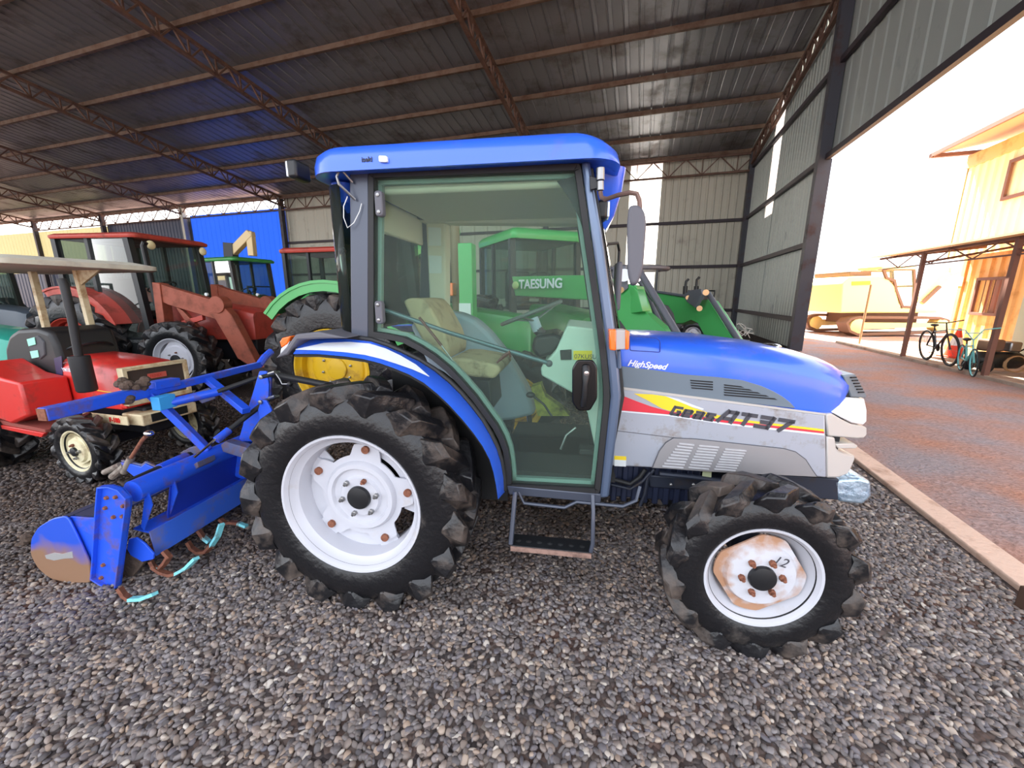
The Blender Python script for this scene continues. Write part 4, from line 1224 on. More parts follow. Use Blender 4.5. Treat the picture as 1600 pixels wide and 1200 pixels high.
# curved tines
def tine(pts, y, tip=2):
    q = [Vector(L(a, b, y)) for a, b in pts]
    base = q[:len(q)-tip+1]; t2 = q[-tip:]
    def strip(ps, w):
        m = MB()
        for i in range(len(ps)-1):
            dd = (ps[i+1]-ps[i]).normalized()*0.006
            m.bar(ps[i]-dd, ps[i+1]+dd, 0.03, 0.016, up=(0, 0.2, 1))
        return m
    o = strip(base, 0.035).build('tine', mat('tine_rust', rgb(128, 78, 58), 0.7, 0, 0, rgb(84, 52, 44), 20, 0.5), RT)
    strip(t2, 0.036).build('painted_tip', TEAL, o)
tine([(187,920),(194,930),(203,936),(222,935),(241,928)], -0.14, 3)
tine([(236,878),(240,886),(252,894),(266,898),(276,896),(292,887),(306,873)], 0.03, 3)
tine([(257,862),(264,870),(258,880),(250,888),(240,886)], 0.04, 2)
tine([(294,848),(299,856),(309,863),(322,862),(331,852),(340,838),(346,820)], 0.23, 3)
tine([(311,830),(318,840),(326,846)], 0.26, 2)
tine([(345,812),(352,818),(360,816),(374,818),(384,822)], 0.42, 2)
for k in range(5):
    y = 0.75 + k*0.16
    c0_ = Vector((rxx, y, rzz))
    a = [c0_ + Vector((0.22*math.cos(t), 0.02*(t-2), 0.22*math.sin(t))) for t in (-1.2, -1.5, -1.9, -2.3)]
    m = MB(); m.bar(c0_, a[1], 0.035, 0.01)
    for i in range(3): m.bar(a[i], a[i+1], 0.008, 0.035, up=(0, .5, 1))
    m.build('tine', mat('tine_rust', rgb(96, 58, 44), 0.75), RT)
# rear tool bar and braces
X2 = -1.55
b0, b1 = TF.PX(72, 647, X2), TF.PX(410, 570, X2)
def ptx(px, py, x):
    y, z = TF.PX(px, py, x); return Vector((x, y, z))
q0 = ptx(66, 648, X2); q1 = ptx(228, 612, X2); q2 = ptx(300, 593, X2-0.0); q3 = ptx(405, 570, X2)
MB().bar(q0, q1, 0.055, 0.065).build('tool_bar', BLUE_D, RT, 0.006)
MB().bar(ptx(214,618,X2-0.0), q3, 0.045, 0.045).build('tool_bar_extension', BLUE_D, RT, 0.005)
MB().bar(ptx(235,603,X2), ptx(275,596,X2), 0.07, 0.05).build('bar_sleeve', BLUE_D, RT, 0.004)
MB().tube([q3, ptx(414,562,X2)+Vector((0,0,0.02)), ptx(424,555,X2)+Vector((0,0,0.03))], 0.028, 10).build('bar_end', BLUE_D, RT)
MB().bar(q0-Vector((0,0.004,0)), q0+Vector((0,0.01,0)), 0.05, 0.058).build('bar_end_cap', RUST, RT)
# clod of soil caked on the bar
random.seed(3)
cl = MB()
for k in range(16):
    p = ptx(206, 607, X2) + Vector((random.uniform(-.04,.04), random.uniform(-.05,.06), random.uniform(-.06,.05)))
    cl.sphere(p, random.uniform(.018,.036), 7, 5, (1, 1, .8))
cl.build('caked_soil', CLODM, RT, smooth=False)
MB().bar(ptx(236,616,X2), Vector((tx, 0.45, tz+0.05)), 0.05, 0.04).build('brace', BLUE_D, RT, 0.004)
MB().bar(ptx(324,592,X2), ptx(385,642,-1.1), 0.05, 0.04).build('brace', BLUE_D, RT, 0.004)
MB().bar(ptx(256,628,-1.45)-Vector((0,0.05,0)), ptx(256,628,-1.45)+Vector((0,0.05,0)), 0.06, 0.08).build('cyan_bracket', mat('bright_cyan_paint', rgb(60,160,225), 0.5), RT, 0.004)
MB().tube([ptx(262,630,-1.45), ptx(345,611,-1.3)], 0.026, 14).build('top_link_body', BLUE_D, RT)
MB().tube([ptx(340,612,-1.3), ptx(402,590,-1.15)], 0.015, 10).build('top_link_rod', SEAL, RT)
MB().bar(ptx(310,622,-1.38), ptx(332,614,-1.34), 0.05, 0.07).build('worn_clamp', mat('worn_steel_blue', rgb(96,104,140), 0.5, 0.3, 0, rgb(130,96,80), 20, 0.5), RT, 0.004)
MB().tube([ptx(303,715,-1.25), ptx(338,685,-1.22)], 0.008, 10).build('piston_rod', CHROME, RT)
MB().tube([ptx(338,688,-1.22), ptx(358,672,-1.2)], 0.024, 12).build('lower_cylinder', BLUE_D, RT)
MB().tube([ptx(355,674,-1.2), ptx(410,632,-1.1)], 0.016, 10).build('cylinder_rod', SEAL, RT)
# headstock: tall plate and second plate with pins
XM = -1.1
def yz(pts, x): return [TF.PX(a, b, x) for a, b in pts]
def prism_x(pts_yz, x0, x1):
    return MB().prism([(p[0], p[1]) for p in pts_yz], x0, x1, f=lambda u, v, w: (v, u, w))
hs = MB()
hsy = 0.66
pl1 = PP([(405,580),(416,580),(420,600),(419,632),(412,660),(395,690),(372,690),(382,655),(396,610)], hsy)
MB().prism(pl1, hsy, hsy+0.014).build('headstock_plate', BLUE_D, RT, 0.003)
MB().prism(PP([(408,625),(416,626),(424,640),(424,672),(408,676),(403,640)], hsy-0.05), hsy-0.05, hsy-0.036).build('pin_plate', BLUE_D, RT, 0.003)
MB().prism(PP([(416,585),(424,588),(424,618),(417,630)], hsy+0.1), hsy+0.1, hsy+0.112).build('headstock_plate', BLUE_D, RT, 0.003)
for (a, b) in ((409,589),(408,628)):
    x, z = P(a, b, hsy-0.05)
    MB().lathe([(0.001, hsy-0.065), (0.014, hsy-0.062), (0.014, hsy+0.10)], c=(x, 0, z), n=12).build('pin', STEEL, RT)
for dy in (0, 38):
    MB().tube([L(420, 584+dy, hsy-0.05), L(430, 581+dy, hsy-0.06)], 0.010, 10).build('lynch_pin', STEEL, RT)
MB().tube([L(430,582,hsy-0.05), L(437,592,hsy-0.05), L(441,600,hsy-0.05), L(449,600,hsy-0.05)], 0.005, 8).build('crank_handle', STEEL, RT)
MB().sphere(L(453,600,hsy-0.05), 0.017, 12, 8).build('crank_knob', BLACKP, RT)
gb = MB().lathe([(0.10, -0.12), (0.12, -0.1), (0.12, 0.1), (0.10, 0.12)], c=(P(395,715,0.74)[0], 0.74, P(395,715,0.74)[1]), n=20).build('gearbox', BLUE_D, RT, 0.01)
MB().prism(PP([(345,695),(352,690),(395,703),(402,712),(380,716),(348,706)], 0.5), 0.5, 0.56).build('worn_bracket', mat('worn_steel_blue', rgb(96,104,140), 0.5), RT, 0.003)
MB().prism(PP([(312,722),(322,716),(324,724),(316,730)], 0.36), 0.3, 0.42).build('small_bracket', mat('worn_steel_blue', rgb(96,104,140), 0.5), RT, 0.003)
MB().prism(PP([(285,706),(300,698),(322,694),(330,704),(300,712)], 0.62), 0.6, 0.63).build('rear_guard', mat('worn_steel_blue', rgb(96,104,140), 0.5), RT, 0.003)
# lower links to the tractor
MB().bar((-1.05, 0.42, 0.55), (-0.2, 0.40, 0.42), 0.03, 0.07).build('lower_link', SEAL, RT)
MB().bar((-1.05, 1.06, 0.55), (-0.2, 1.08, 0.42), 0.03, 0.07).build('lower_link', SEAL, RT)
MB().tube([(-1.12, 0.74, 1.05), (-0.25, 0.74, 0.92)], 0.022, 10).build('upper_link', SEAL, RT)
# thin shafts behind the tube, curved guard
MB().tube([ptx(200,757,-1.5), ptx(298,712,-1.5)], 0.028, 10).build('rear_shaft', SEAL, RT)
MB().tube([ptx(250,733,-1.5), ptx(292,714,-1.5)], 0.032, 12).build('shaft_sleeve', BLUE_D, RT)
gpl = PP([(188,719),(205,722),(220,726),(226,721),(264,739),(253,748),(232,751),(210,742),(194,729)], 0.30)
MB().prism(gpl, 0.30, 0.315).build('curved_guard', mat('worn_steel_blue', rgb(96,104,140), 0.5), RT, 0.003)
MB().prism([(x+0.01, z-0.01) for x, z in gpl], 0.29, 0.30).build('curved_guard_face', BLUE_D, RT, 0.003)
# telescopic stay leaning up on the left
MB().tube([L(194,738,0.3), L(205,715,0.3)], 0.020, 12).build('stay_sleeve', mat('dirty_cast_metal', rgb(150,140,130), 0.6, 0.3, 0, rgb(90,70,60), 20, 0.5), RT)
MB().tube([L(203,718,0.3), L(222,688,0.3), L(228,682,0.3)], 0.011, 10).build('stay_rod', RUST, RT)
MB().sphere(L(233,677,0.3), 0.026, 14, 8, (1.1,1,.7)).build('stay_knob', CHROME, RT)
MB().tube([L(163,738,0.3), L(188,726,0.3)], 0.017, 10).build('stay_joint', mat('dirty_cast_metal', rgb(150,140,130), 0.6), RT)
MB().tube([L(176,745,0.3), L(196,728,0.3)], 0.022, 10).build('stay_joint', mat('dirty_cast_metal', rgb(150,140,130), 0.6), RT)
random.seed(4)
md_ = MB()
for k in range(9):
    md_.sphere(L(28+k*2.2, 862-k*3.0+random.uniform(-5,5), 0.15), random.uniform(.02,.035), 7, 5, (1.2, 1, .7))
md_.build('caked_soil', CLODM, RT, smooth=False)
MB().tube([L(283,744,-0.0+0.3-0.0), L(287,741,0.3), L(291,744,0.3), L(296,740,0.3)], 0.003, 5)
# ================================================================== THE OTHER MACHINES IN THE SHED
def W(px, py, Y):
    d = ray(px, py); k = Y/d.y
    return Vector((d.x*k, Y, CAM_H + d.z*k))
GREEN = mat('green_paint', rgb(52, 138, 66), 0.4, 0, 0.3, rgb(60, 110, 60), 4, 0.2)
GREEN_L = mat('bright_green_paint', rgb(70, 165, 88), 0.38, 0, 0.3)
YRIM = mat('yellow_rim_paint', rgb(214, 172, 24), 0.45, 0, 0.1, rgb(150, 110, 40), 6, 0.3)
REDP = mat('faded_red_paint', rgb(176, 60, 46), 0.45, 0, 0.15, rgb(120, 52, 40), 4, 0.35)
REDB = mat('bright_red_paint', rgb(208, 44, 38), 0.38, 0, 0.3, rgb(150, 60, 48), 5, 0.2)
REDR = mat('rusty_red_loader', rgb(150, 74, 52), 0.6, 0, 0, rgb(104, 62, 48), 5, 0.5)
CREAM = mat('cream_paint', rgb(216, 200, 164), 0.5, 0, 0, rgb(160, 110, 60), 9, 0.45)
CREAMR = mat('cream_rim_paint', rgb(222, 212, 176), 0.5, 0, 0, rgb(150, 120, 80), 8, 0.3)
TEALP = mat('teal_paint', rgb(40, 160, 140), 0.45, 0, 0.2)
DARKF = mat('cab_frame_black', rgb(24, 28, 30), 0.45)
LGREY = mat('loader_grey', rgb(98, 100, 108), 0.45, 0.2)

def frame_cab(root, x0, x1, W2, zf, zr, roofm, framem, slope=0.0, rf=0.06, glassm=None, oh=0.08, zmid=None):
    """cab centred on y = 0; posts at the corners and middle, panes between"""
    glassm = glassm or GLASS_D
    ym = W2
    m = MB().loft([[(x, y, z) for x, y in superrect(x0-oh+i*0.01, x1+oh-i*0.01, -ym-oh+i*0.01, ym+oh-i*0.01, 0.10)] for i, z in ((1, zr), (0, zr+rf*0.4), (0, zr+rf*0.8), (5, zr+rf*1.3))])
    m.build('cab_roof', roofm, root, 0, ang=50)
    zm = zmid or zf
    for sx in (-1, 1):
        y = ym*sx
        MB().bar((x0+0.03, y, zm), (x0+0.03, y, zr), 0.08, 0.08, up=(1,0,0)).build('cab_post', framem, root)
        MB().bar((x1-0.03, y, zf), (x1-0.03-slope, y, zr), 0.09, 0.09, up=(1,0,0)).build('cab_post', framem, root)
        xm = x0 + (x1-x0)*0.42
        MB().bar((xm, y, zm), (xm, y, zr), 0.06, 0.06, up=(1,0,0)).build('cab_post', framem, root)
        MB().add([(x0+0.05, y, zm), (xm, y, zm), (xm, y, zr), (x0+0.05, y, zr)], [(0,1,2,3)]).build('side_glass', glassm, root, smooth=False)
        MB().add([(xm, y, zf), (x1-0.05, y, zf), (x1-0.05-slope, y, zr), (xm, y, zr)], [(0,1,2,3)]).build('door_glass', glassm, root, smooth=False)
        MB().bar((xm, y, zf), (x1, y, zf), 0.06, 0.1).build('door_sill', framem, root)
    MB().add([(x1-0.02, -ym, zf+0.4), (x1-0.02, ym, zf+0.4), (x1-0.02-slope, ym, zr), (x1-0.02-slope, -ym, zr)], [(0,1,2,3)]).build('windscreen', glassm, root, smooth=False)
    MB().add([(x0, -ym, zm), (x0, ym, zm), (x0, ym, zr), (x0, -ym, zr)], [(0,1,2,3)]).build('rear_glass', glassm, root, smooth=False)
    MB().box(x0, x1, -ym, ym, zf-0.06, zf).build('cab_floor', framem, root)
    # seat and wheel
    MB().box(x0+0.3, x0+0.8, -0.25, 0.25, zf+0.3, zf+0.45).build('seat', DARKF, root, 0.04)
    MB().box(x0+0.25, x0+0.38, -0.24, 0.24, zf+0.42, zf+1.0).build('seat_back', DARKF, root, 0.04)
    c = Vector((x1-0.35, 0, zf+0.85)); e1 = Vector((0.9, 0, 0.42)).normalized()
    MB().tube([c + e1*0.2*math.cos(2*PI*k/20) + Vector((0,1,0))*0.2*math.sin(2*PI*k/20) for k in range(21)], 0.014, 6).build('steering_wheel', DARKF, root)
    MB().tube([c, (x1-0.1, 0, zf+0.2)], 0.03, 8).build('steering_column', DARKF, root)

def fender_mb(xc, zc, Rf_, a0, a1, y0, y1, th=0.02, n=14):
    po_ = [(xc+Rf_*math.cos(R(a0+(a1-a0)*k/n)), zc+Rf_*math.sin(R(a0+(a1-a0)*k/n))) for k in range(n+1)]
    pi_ = [(xc+(Rf_-th)*math.cos(R(a0+(a1-a0)*k/n)), zc+(Rf_-th)*math.sin(R(a0+(a1-a0)*k/n))) for k in range(n+1)]
    return MB().ring(po_, pi_, y0, y1, closed=False)

def hood_mb(x0, x1, w, zb, zt, drop=0.08):
    secs = []
    for t, sc in ((0, 1), (0.5, 1), (0.85, 0.98), (0.97, 0.93), (1.0, 0.86)):
        x = x0+(x1-x0)*t; ww = w*sc; z1_ = zt - drop*t - (0.03 if t > 0.96 else 0)
        r_ = 0.07
        secs.append([(x, -ww, zb), (x, -ww, z1_-r_), (x, -ww+r_*0.3, z1_-r_*0.3), (x, -ww+r_, z1_), (x, ww-r_, z1_), (x, ww-r_*0.3, z1_-r_*0.3), (x, ww, z1_-r_), (x, ww, zb)])
    return MB().loft(secs)

# ---- (1) small red tractor with a cream canopy, left foreground
SR = G(128, 757); hd = R(-15)
o_ = Vector((SR.x, SR.y, 0)) 
s1 = thing('tractor', 'small open red tractor with cream canopy and tall black exhaust', 'tractor', o_, hd)
SF = Frame(o_, hd)
# local: x forward, y away; near front tyre face at y = 0, axle at x = 0
hw_ = 0.50
wheel('front', s1, (0, 0, 0.29), 0.30, 0.165, 0.17, 14, 0.03, CREAMR, dish=0.03, rot=R(20), segs=40, nbolt=4)
wheel('front', s1, (0.05, 2*hw_, 0.29), 0.30, 0.165, 0.17, 14, 0.03, CREAMR, dish=0.03, flip=True, segs=32, nbolt=4)
wheel('rear', s1, (-1.28, -0.06, 0.47), 0.49, 0.27, 0.26, 15, 0.05, CREAMR, dish=0.08, segs=40, nbolt=4)
wheel('rear', s1, (-1.28, 2*hw_+0.1, 0.47), 0.49, 0.27, 0.26, 15, 0.05, CREAMR, dish=0.08, flip=True, segs=32, nbolt=4)
def SP(pts, y): return [SF.P(a, b, y) for a, b in pts]
# hood: side outline on the plane y = 0.26 and the front
yh = 0.25
hx0, hz0 = SF.P(82, 545, yh); hx1, hz1 = SF.P(185, 572, yh)
zb1 = SF.P(195, 642, yh)[1]
hx1 = SF.P(190, 600, yh)[0]
hm_ = MB()
secs = []
for x, zt in ((hx0, 1.03), ((hx0+hx1)/2, 1.01), (hx1-0.03, 0.975), (hx1, 0.96)):
    secs.append([(x, yh, 0.62), (x, yh, zt-0.09), (x, yh+0.04, zt-0.03), (x, yh+0.09, zt), (x, 2*hw_-yh-0.09, zt), (x, 2*hw_-yh-0.04, zt-0.03), (x, 2*hw_-yh, zt-0.09), (x, 2*hw_-yh, 0.62)])
hm_.loft(secs).build('hood', REDB, s1, 0)
gw = MB().ring([(hx1, 0.60), (hx1+0.06, 0.60), (hx1+0.05, 0.96), (hx1-0.01, 0.97)], [(hx1+0.01, 0.61), (hx1+0.05, 0.61), (hx1+0.04, 0.95), (hx1, 0.955)], yh-0.01, 2*hw_-yh+0.01)
fr = MB().ring([(yh-0.012, 0.64), (2*hw_-yh+0.012, 0.64), (2*hw_-yh+0.012, 0.965), (yh-0.012, 0.965)], [(yh+0.025, 0.68), (2*hw_-yh-0.025, 0.68), (2*hw_-yh-0.025, 0.935), (yh+0.025, 0.935)], hx1-0.01, hx1+0.055, f=lambda u, v, w: (v, u, w))
grl = fr.build('grille_surround', CREAM, s1, 0.006)
MB().box(hx1-0.01, hx1+0.035, yh, 2*hw_-yh, 0.65, 0.95).build('grille_mesh', mat('brown_grille_mesh', rgb(66, 54, 48), 0.8), grl)
Mg = Matrix.Translation((hx1+0.037, hw_-0.075, 0.80)) @ Matrix.Rotation(PI/2, 4, 'Z') @ Matrix.Rotation(PI/2, 4, 'X')
MB().box(hx1+0.036, hx1+0.042, hw_-0.075, hw_+0.075, 0.84, 0.885).build('grille_badge', mat('faded_red_badge', rgb(205, 96, 84), 0.5), grl)
Mg2 = Matrix.Translation((hx1+0.043, hw_-0.06, 0.85)) @ Matrix.Rotation(PI/2, 4, 'Z') @ Matrix.Rotation(PI/2, 4, 'X')
text_mesh('badge_lettering', 'FENIX', REDB, grl, Mg2, 0.036, 0.0005)
# lower nose with cream bumper and red lettering
lb = MB().box(hx1-0.12, hx1+0.12, yh+0.02, 2*hw_-yh-0.02, 0.46, 0.56).build('front_bumper', CREAM, s1, 0.01)
MB().box(hx1+0.115, hx1+0.125, hw_-0.16, hw_+0.14, 0.48, 0.55).build('bumper_recess', DARKF, lb)
MB().box(hx1-0.5, hx1+0.04, yh-0.04, yh-0.028, 0.48, 0.56).build('side_plate', CREAM, s1, 0.003)
text_mesh('plate_lettering', 'F-180', REDB, s1, on_xz(hx1-0.17, yh-0.042, 0.50), 0.055, 0.001, 0, 0.003)
MB().box(-0.75, hx1-0.05, yh-0.005, 2*hw_-yh+0.005, 0.60, 0.66).build('hood_lower_band', REDB, s1, 0.01)
MB().tube([(hx0+0.25, yh-0.004, 0.765), (hx1-0.02, yh-0.004, 0.745)], 0.004, 5).build('yellow_pinstripe', YEL, s1)
MB().box(hx1-0.5, hx1-0.22, hw_-0.14, hw_+0.1, 0.985, 0.992).build('hood_plate', mat('dull_plate', rgb(160,130,126), 0.5), s1)
MB().prism(SP([(84,560),(96,556),(98,590),(88,585)], yh-0.004), yh-0.004, yh+0.0).build('navy_decal', mat('navy_decal', rgb(50,44,80), 0.5), s1)
text_mesh('hood_lettering', 'YM180', WHITE, s1, on_xz(SF.P(99,580,yh)[0], yh-0.006, SF.P(99,580,yh)[1]), 0.045, 0.0005, 0, 0.001)
MB().box(-0.75, hx1, hw_-0.13, hw_+0.13, 0.34, 0.6).box(-1.4, -0.7, hw_-0.18, hw_+0.18, 0.36, 0.66).build('engine', UNDER, s1, 0.02)
MB().bar((0, 0.1, 0.31), (0, 2*hw_-0.1, 0.31), 0.07, 0.08).build('front_axle', UNDER, s1)
# fender, floor and step on the near side
fen = MB().prism(SP([(-40,566),(0,590),(32,598),(47,650),(20,662),(-40,640)], -0.05), -0.06, 0.24)
fen.build('rear_fender', REDB, s1, 0.02)
MB().prism([(-1.75, 0.75), (-1.7, 0.98), (-1.2, 1.0), (-0.95, 0.82), (-0.86, 0.50), (-0.92, 0.50), (-1.05, 0.78), (-1.25, 0.93), (-1.62, 0.92)], 2*hw_-0.25, 2*hw_+0.06).build('rear_fender', REDB, s1, 0.01)
MB().prism([(-0.90, 0.47), (-0.25, 0.44), (-0.25, 0.47), (-0.90, 0.51)], -0.02, 0.30).build('foot_board', mat('worn_red_board', rgb(140, 66, 56), 0.8), s1, 0.005)
MB().prism([(-0.95, 0.44), (-0.3, 0.40), (-0.25, 0.44), (-0.90, 0.47)], -0.03, 0.0).build('board_edge', REDB, s1, 0.004)
MB().box(-0.62, -0.40, 0.14, 0.22, 0.48, 0.80).build('battery_cover', mat('faded_brown_panel', rgb(116, 84, 70), 0.7), s1, 0.01)
MB().box(-0.64, -0.38, 0.145, 0.23, 0.47, 0.815).build('cover_frame', REDB, s1, 0.01)
MB().box(-0.95, -0.38, 0.24, 0.76, 0.5, 0.82).build('centre_body', REDB, s1, 0.03)
sm_ = MB().prism(fillet(SP([(6,545),(12,524),(26,514),(56,512),(76,519),(86,540),(97,575),(96,600),(60,612),(24,606),(10,580)], 0.26), 0.03), 0.26, 0.72)
sm_.build('seat', mat('black_vinyl', rgb(26, 26, 28), 0.5), s1, 0.04, seg=3)
inst = MB().prism(SP([(45,528),(58,524),(68,534),(70,555),(62,562),(50,556),(43,540)], 0.25), 0.25, 0.30).build('hanging_pouch', mat('grey_pouch', rgb(70, 70, 74), 0.7), s1, 0.01)
MB().prism(SP([(42,530),(54,527),(56,538),(45,541)], 0.245), 0.243, 0.247).build('green_tag', mat('mint_tag', rgb(150,220,195), 0.6), inst, smooth=False)
MB().prism(SP([(47,549),(59,547),(61,558),(50,560)], 0.245), 0.243, 0.247).build('green_tag', mat('mint_tag', rgb(150,220,195), 0.6), inst, smooth=False)
c = Vector((-0.52, hw_, 1.04)); e1 = Vector((0.85, 0, 0.5)).normalized()
MB().tube([c + e1*0.19*math.cos(2*PI*k/24) + Vector((0,1,0))*0.19*math.sin(2*PI*k/24) for k in range(25)], 0.013, 6).tube([c, (-0.36, hw_, 0.85)], 0.02, 8).bar(c-Vector((0,.19,0)), c+Vector((0,.19,0)), 0.02, 0.01).build('steering_wheel', DARKF, s1)
# exhaust: fat muffler and leaning pipe
ey_ = 0.10
m0 = SF.L(137, 612, ey_); m1 = SF.L(123, 556, ey_); m2 = SF.L(113, 500, ey_); m3 = SF.L(101, 448, ey_); m4 = SF.L(96, 436, ey_)
EXM = mat('exhaust_black', rgb(44, 44, 46), 0.55, 0.2)
ex = MB().tube([m0, Vector(m0).lerp(Vector(m1), 0.06), m1], [0.055, 0.066, 0.066], 20).build('muffler', EXM, s1, 0.006)
MB().tube([m1, m2, m3, m4], 0.028, 14).build('exhaust_pipe', EXM, ex)
# canopy with posts
pz = SF.L(98, 530, 0.78); pt = SF.L(73, 420, 0.78)
MB().bar(Vector((-0.75, 0.72, 0.6)), Vector((-0.80, 0.72, 1.80)), 0.05, 0.05).build('canopy_post', CREAM, s1, 0.004)
MB().bar(Vector((-1.45, 0.72, 0.9)), Vector((-1.45, 0.72, 1.82)), 0.05, 0.05).build('canopy_post', CREAM, s1, 0.004)
cz = 1.80
cp = MB().loft([[(x, y, z) for x, y in superrect(-2.1+i, -0.30-i, -0.05+i, 1.15-i, 0.12)] for i, z in ((0.02, cz-0.01), (0.0, cz), (0.0, cz+0.04), (0.12, cz+0.075), (0.4, cz+0.085))])
cp.build('canopy', mat('canopy_fabric_cream', rgb(206, 202, 186), 0.7, 0, 0, rgb(170, 160, 150), 3, 0.3), s1, 0, ang=50)
MB().prism([(-0.80, cz-0.0), (-0.80, cz-0.16), (-0.45, cz-0.0)], 0.71, 0.73).build('canopy_gusset', CREAM, s1)

# ---- (2) red tractor with a cab and rust-red front loader
RC = thing('tractor', 'faded red tractor with glazed cab and rusty red front loader', 'tractor', Vector((-5.74, 6.38, 0)), R(-7))
RF_ = Frame((-5.74, 6.38, 0), R(-7))
wy = 0.0
class Off:  # cab is centred, so shift by half its width
    pass
half = 0.60
cabroot = RC
def shift_y(objs, dy):
    for o in objs: o.location.y += dy
before = set(RC.children)
frame_cab(RC, -1.45, 0.0, half, 0.85, 2.42, REDP, DARKF, 0.10, 0.06, None, 0.07, 1.6)
shift_y([o for o in RC.children if o not in before], half)
for s_ in (0.05, 2*half-0.05):
    MB().sphere((0.06, s_+ (0.12 if s_ < 0.5 else -0.05), 2.33), 0.07, 16, 10, (0.5,1,1)).build('work_lamp', mat('pale_lamp', rgb(225,215,170), 0.3, 0, 0, None), RC)
wheel('rear', RC, (-1.2, -0.30, 0.78), 0.80, 0.42, 0.40, 19, 0.06, REDP, dish=0.12, segs=48)
wheel('rear', RC, (-1.2, 2*half+0.30, 0.78), 0.80, 0.42, 0.40, 19, 0.06, REDP, dish=0.12, flip=True, segs=32)
fc = RF_.P(278, 600, -0.15)
wheel('front', RC, (0.62, -0.34, 0.58), 0.60, 0.33, 0.32, 16, 0.05, WHITER, dish=0.08, segs=48)
wheel('front', RC, (0.62, 2*half+0.34, 0.58), 0.60, 0.33, 0.32, 16, 0.05, WHITER, dish=0.08, flip=True, segs=32)
for y0, y1 in ((-0.25, 0.14), (2*half-0.14, 2*half+0.25)):
    fender_mb(-1.2, 0.78, 0.92, 22, 112, y0, y1, 0.03).build('rear_fender', REDP, RC)
    MB().prism([(-1.2+0.90*math.cos(R(a)), 0.78+0.90*math.sin(R(a))) for a in range(112, 17, -8)] + [(-0.38, 1.1), (-0.8, 1.38), (-1.45, 1.5)], y0 if y0 > 0 else y0+0.02, (y0 if y0 > 0 else y0+0.02)+0.02).build('fender_side', REDP, RC, smooth=False)
h_ = hood_mb(0.0, 1.5, 0.30, 0.85, 1.52, 0.20); h_.xf(Matrix.Translation((0, half, 0))).build('hood', REDP, RC, 0)
MB().box(-1.8, 1.45, half-0.2, half+0.2, 0.5, 0.9).build('engine', UNDER, RC, 0.02)
MB().bar((0.62, -0.1, 0.58), (0.62, 2*half+0.1, 0.58), 0.12, 0.12).bar((-1.2, 0, 0.78), (-1.2, 2*half, 0.78), 0.2, 0.2).build('axles', UNDER, RC)
MB().tube([(0.1, 0.05, 1.4), (0.12, 0.0, 2.3), (0.16, 0.0, 2.35)], 0.04, 10).build('exhaust_pipe', DARKF, RC)
MB().prism([RF_.P(a, b, -0.02) for a, b in ((196,531),(226,531),(226,536),(196,535))], -0.03, -0.02).build('step_plate', PAPER, RC)
# dark mudguard/tank side below the cab
MB().box(-0.62, 0.05, -0.02, 2*half+0.02, 0.42, 0.88).build('tank', DARKF, RC, 0.04)
def loader_arm(y, w=0.12):
    a = RF_.P
    up = [a(*p, 0.0) for p in ((243,441),(262,448),(326,467),(345,470),(350,486),(343,500),(330,497),(262,476),(250,470))]
    lo = [a(*p, 0.0) for p in ((326,488),(348,478),(362,492),(402,568),(392,572),(372,560),(338,500))]
    ms = [a(*p, 0.0) for p in ((239,441),(251,443),(262,526),(250,528))]
    st_ = [a(*p, 0.0) for p in ((262,508),(313,492),(314,500),(262,517))]
    s2 = [a(*p, 0.0) for p in ((270,478),(283,486),(322,528),(318,536),(306,530))]
    arm = MB().prism(up, y, y+w).build('loader_arm', REDR, RC, 0.008)
    MB().prism(lo, y-0.01, y+w+0.01).build('loader_boom', REDR, arm, 0.01)
    MB().prism(ms, y-0.02, y+w+0.02).build('loader_mast', REDR, arm, 0.008)
    MB().prism(st_, y+0.03, y+w-0.03).build('lift_cylinder', REDP, arm, 0.004)
    MB().prism(s2, y+0.03, y+w-0.03).build('loader_stay', REDR, arm, 0.004)
    x, z = a(340, 476, 0.0)
    MB().lathe([(0.001, y-0.03), (0.13, y-0.028), (0.13, y+w+0.02)], c=(x, 0, z), n=20).build('pivot_plate', REDR, arm, 0.004)
    x, z = a(324, 460, 0.0)
    MB().lathe([(0.001, y-0.03), (0.025, y-0.028), (0.025, y)], c=(x, 0, z), n=10).build('grease_cap', PAPER, arm)
loader_arm(0.0); 
b4 = set(RC.children); loader_arm(1.05)
ex_, ez_ = RF_.P(402, 572, 0)
MB().tube([(ex_-0.1, 0.1, ez_+0.1), (ex_-0.1, 1.1, ez_+0.1)], 0.05, 10).build('loader_crossbar', REDR, RC)
MB().box(ex_-0.05, ex_+0.45, -0.1, 1.3, 0.03, 0.45).build('loader_bucket', mat('dark_bucket', rgb(60, 44, 40), 0.8), RC, 0.05)
MB().bar((ex_, 0.06, ez_), (ex_+0.12, 0.06, 0.4), 0.1, 0.12).bar((ex_, 1.1, ez_), (ex_+0.12, 1.1, 0.4), 0.1, 0.12).build('bucket_link', REDR, RC)

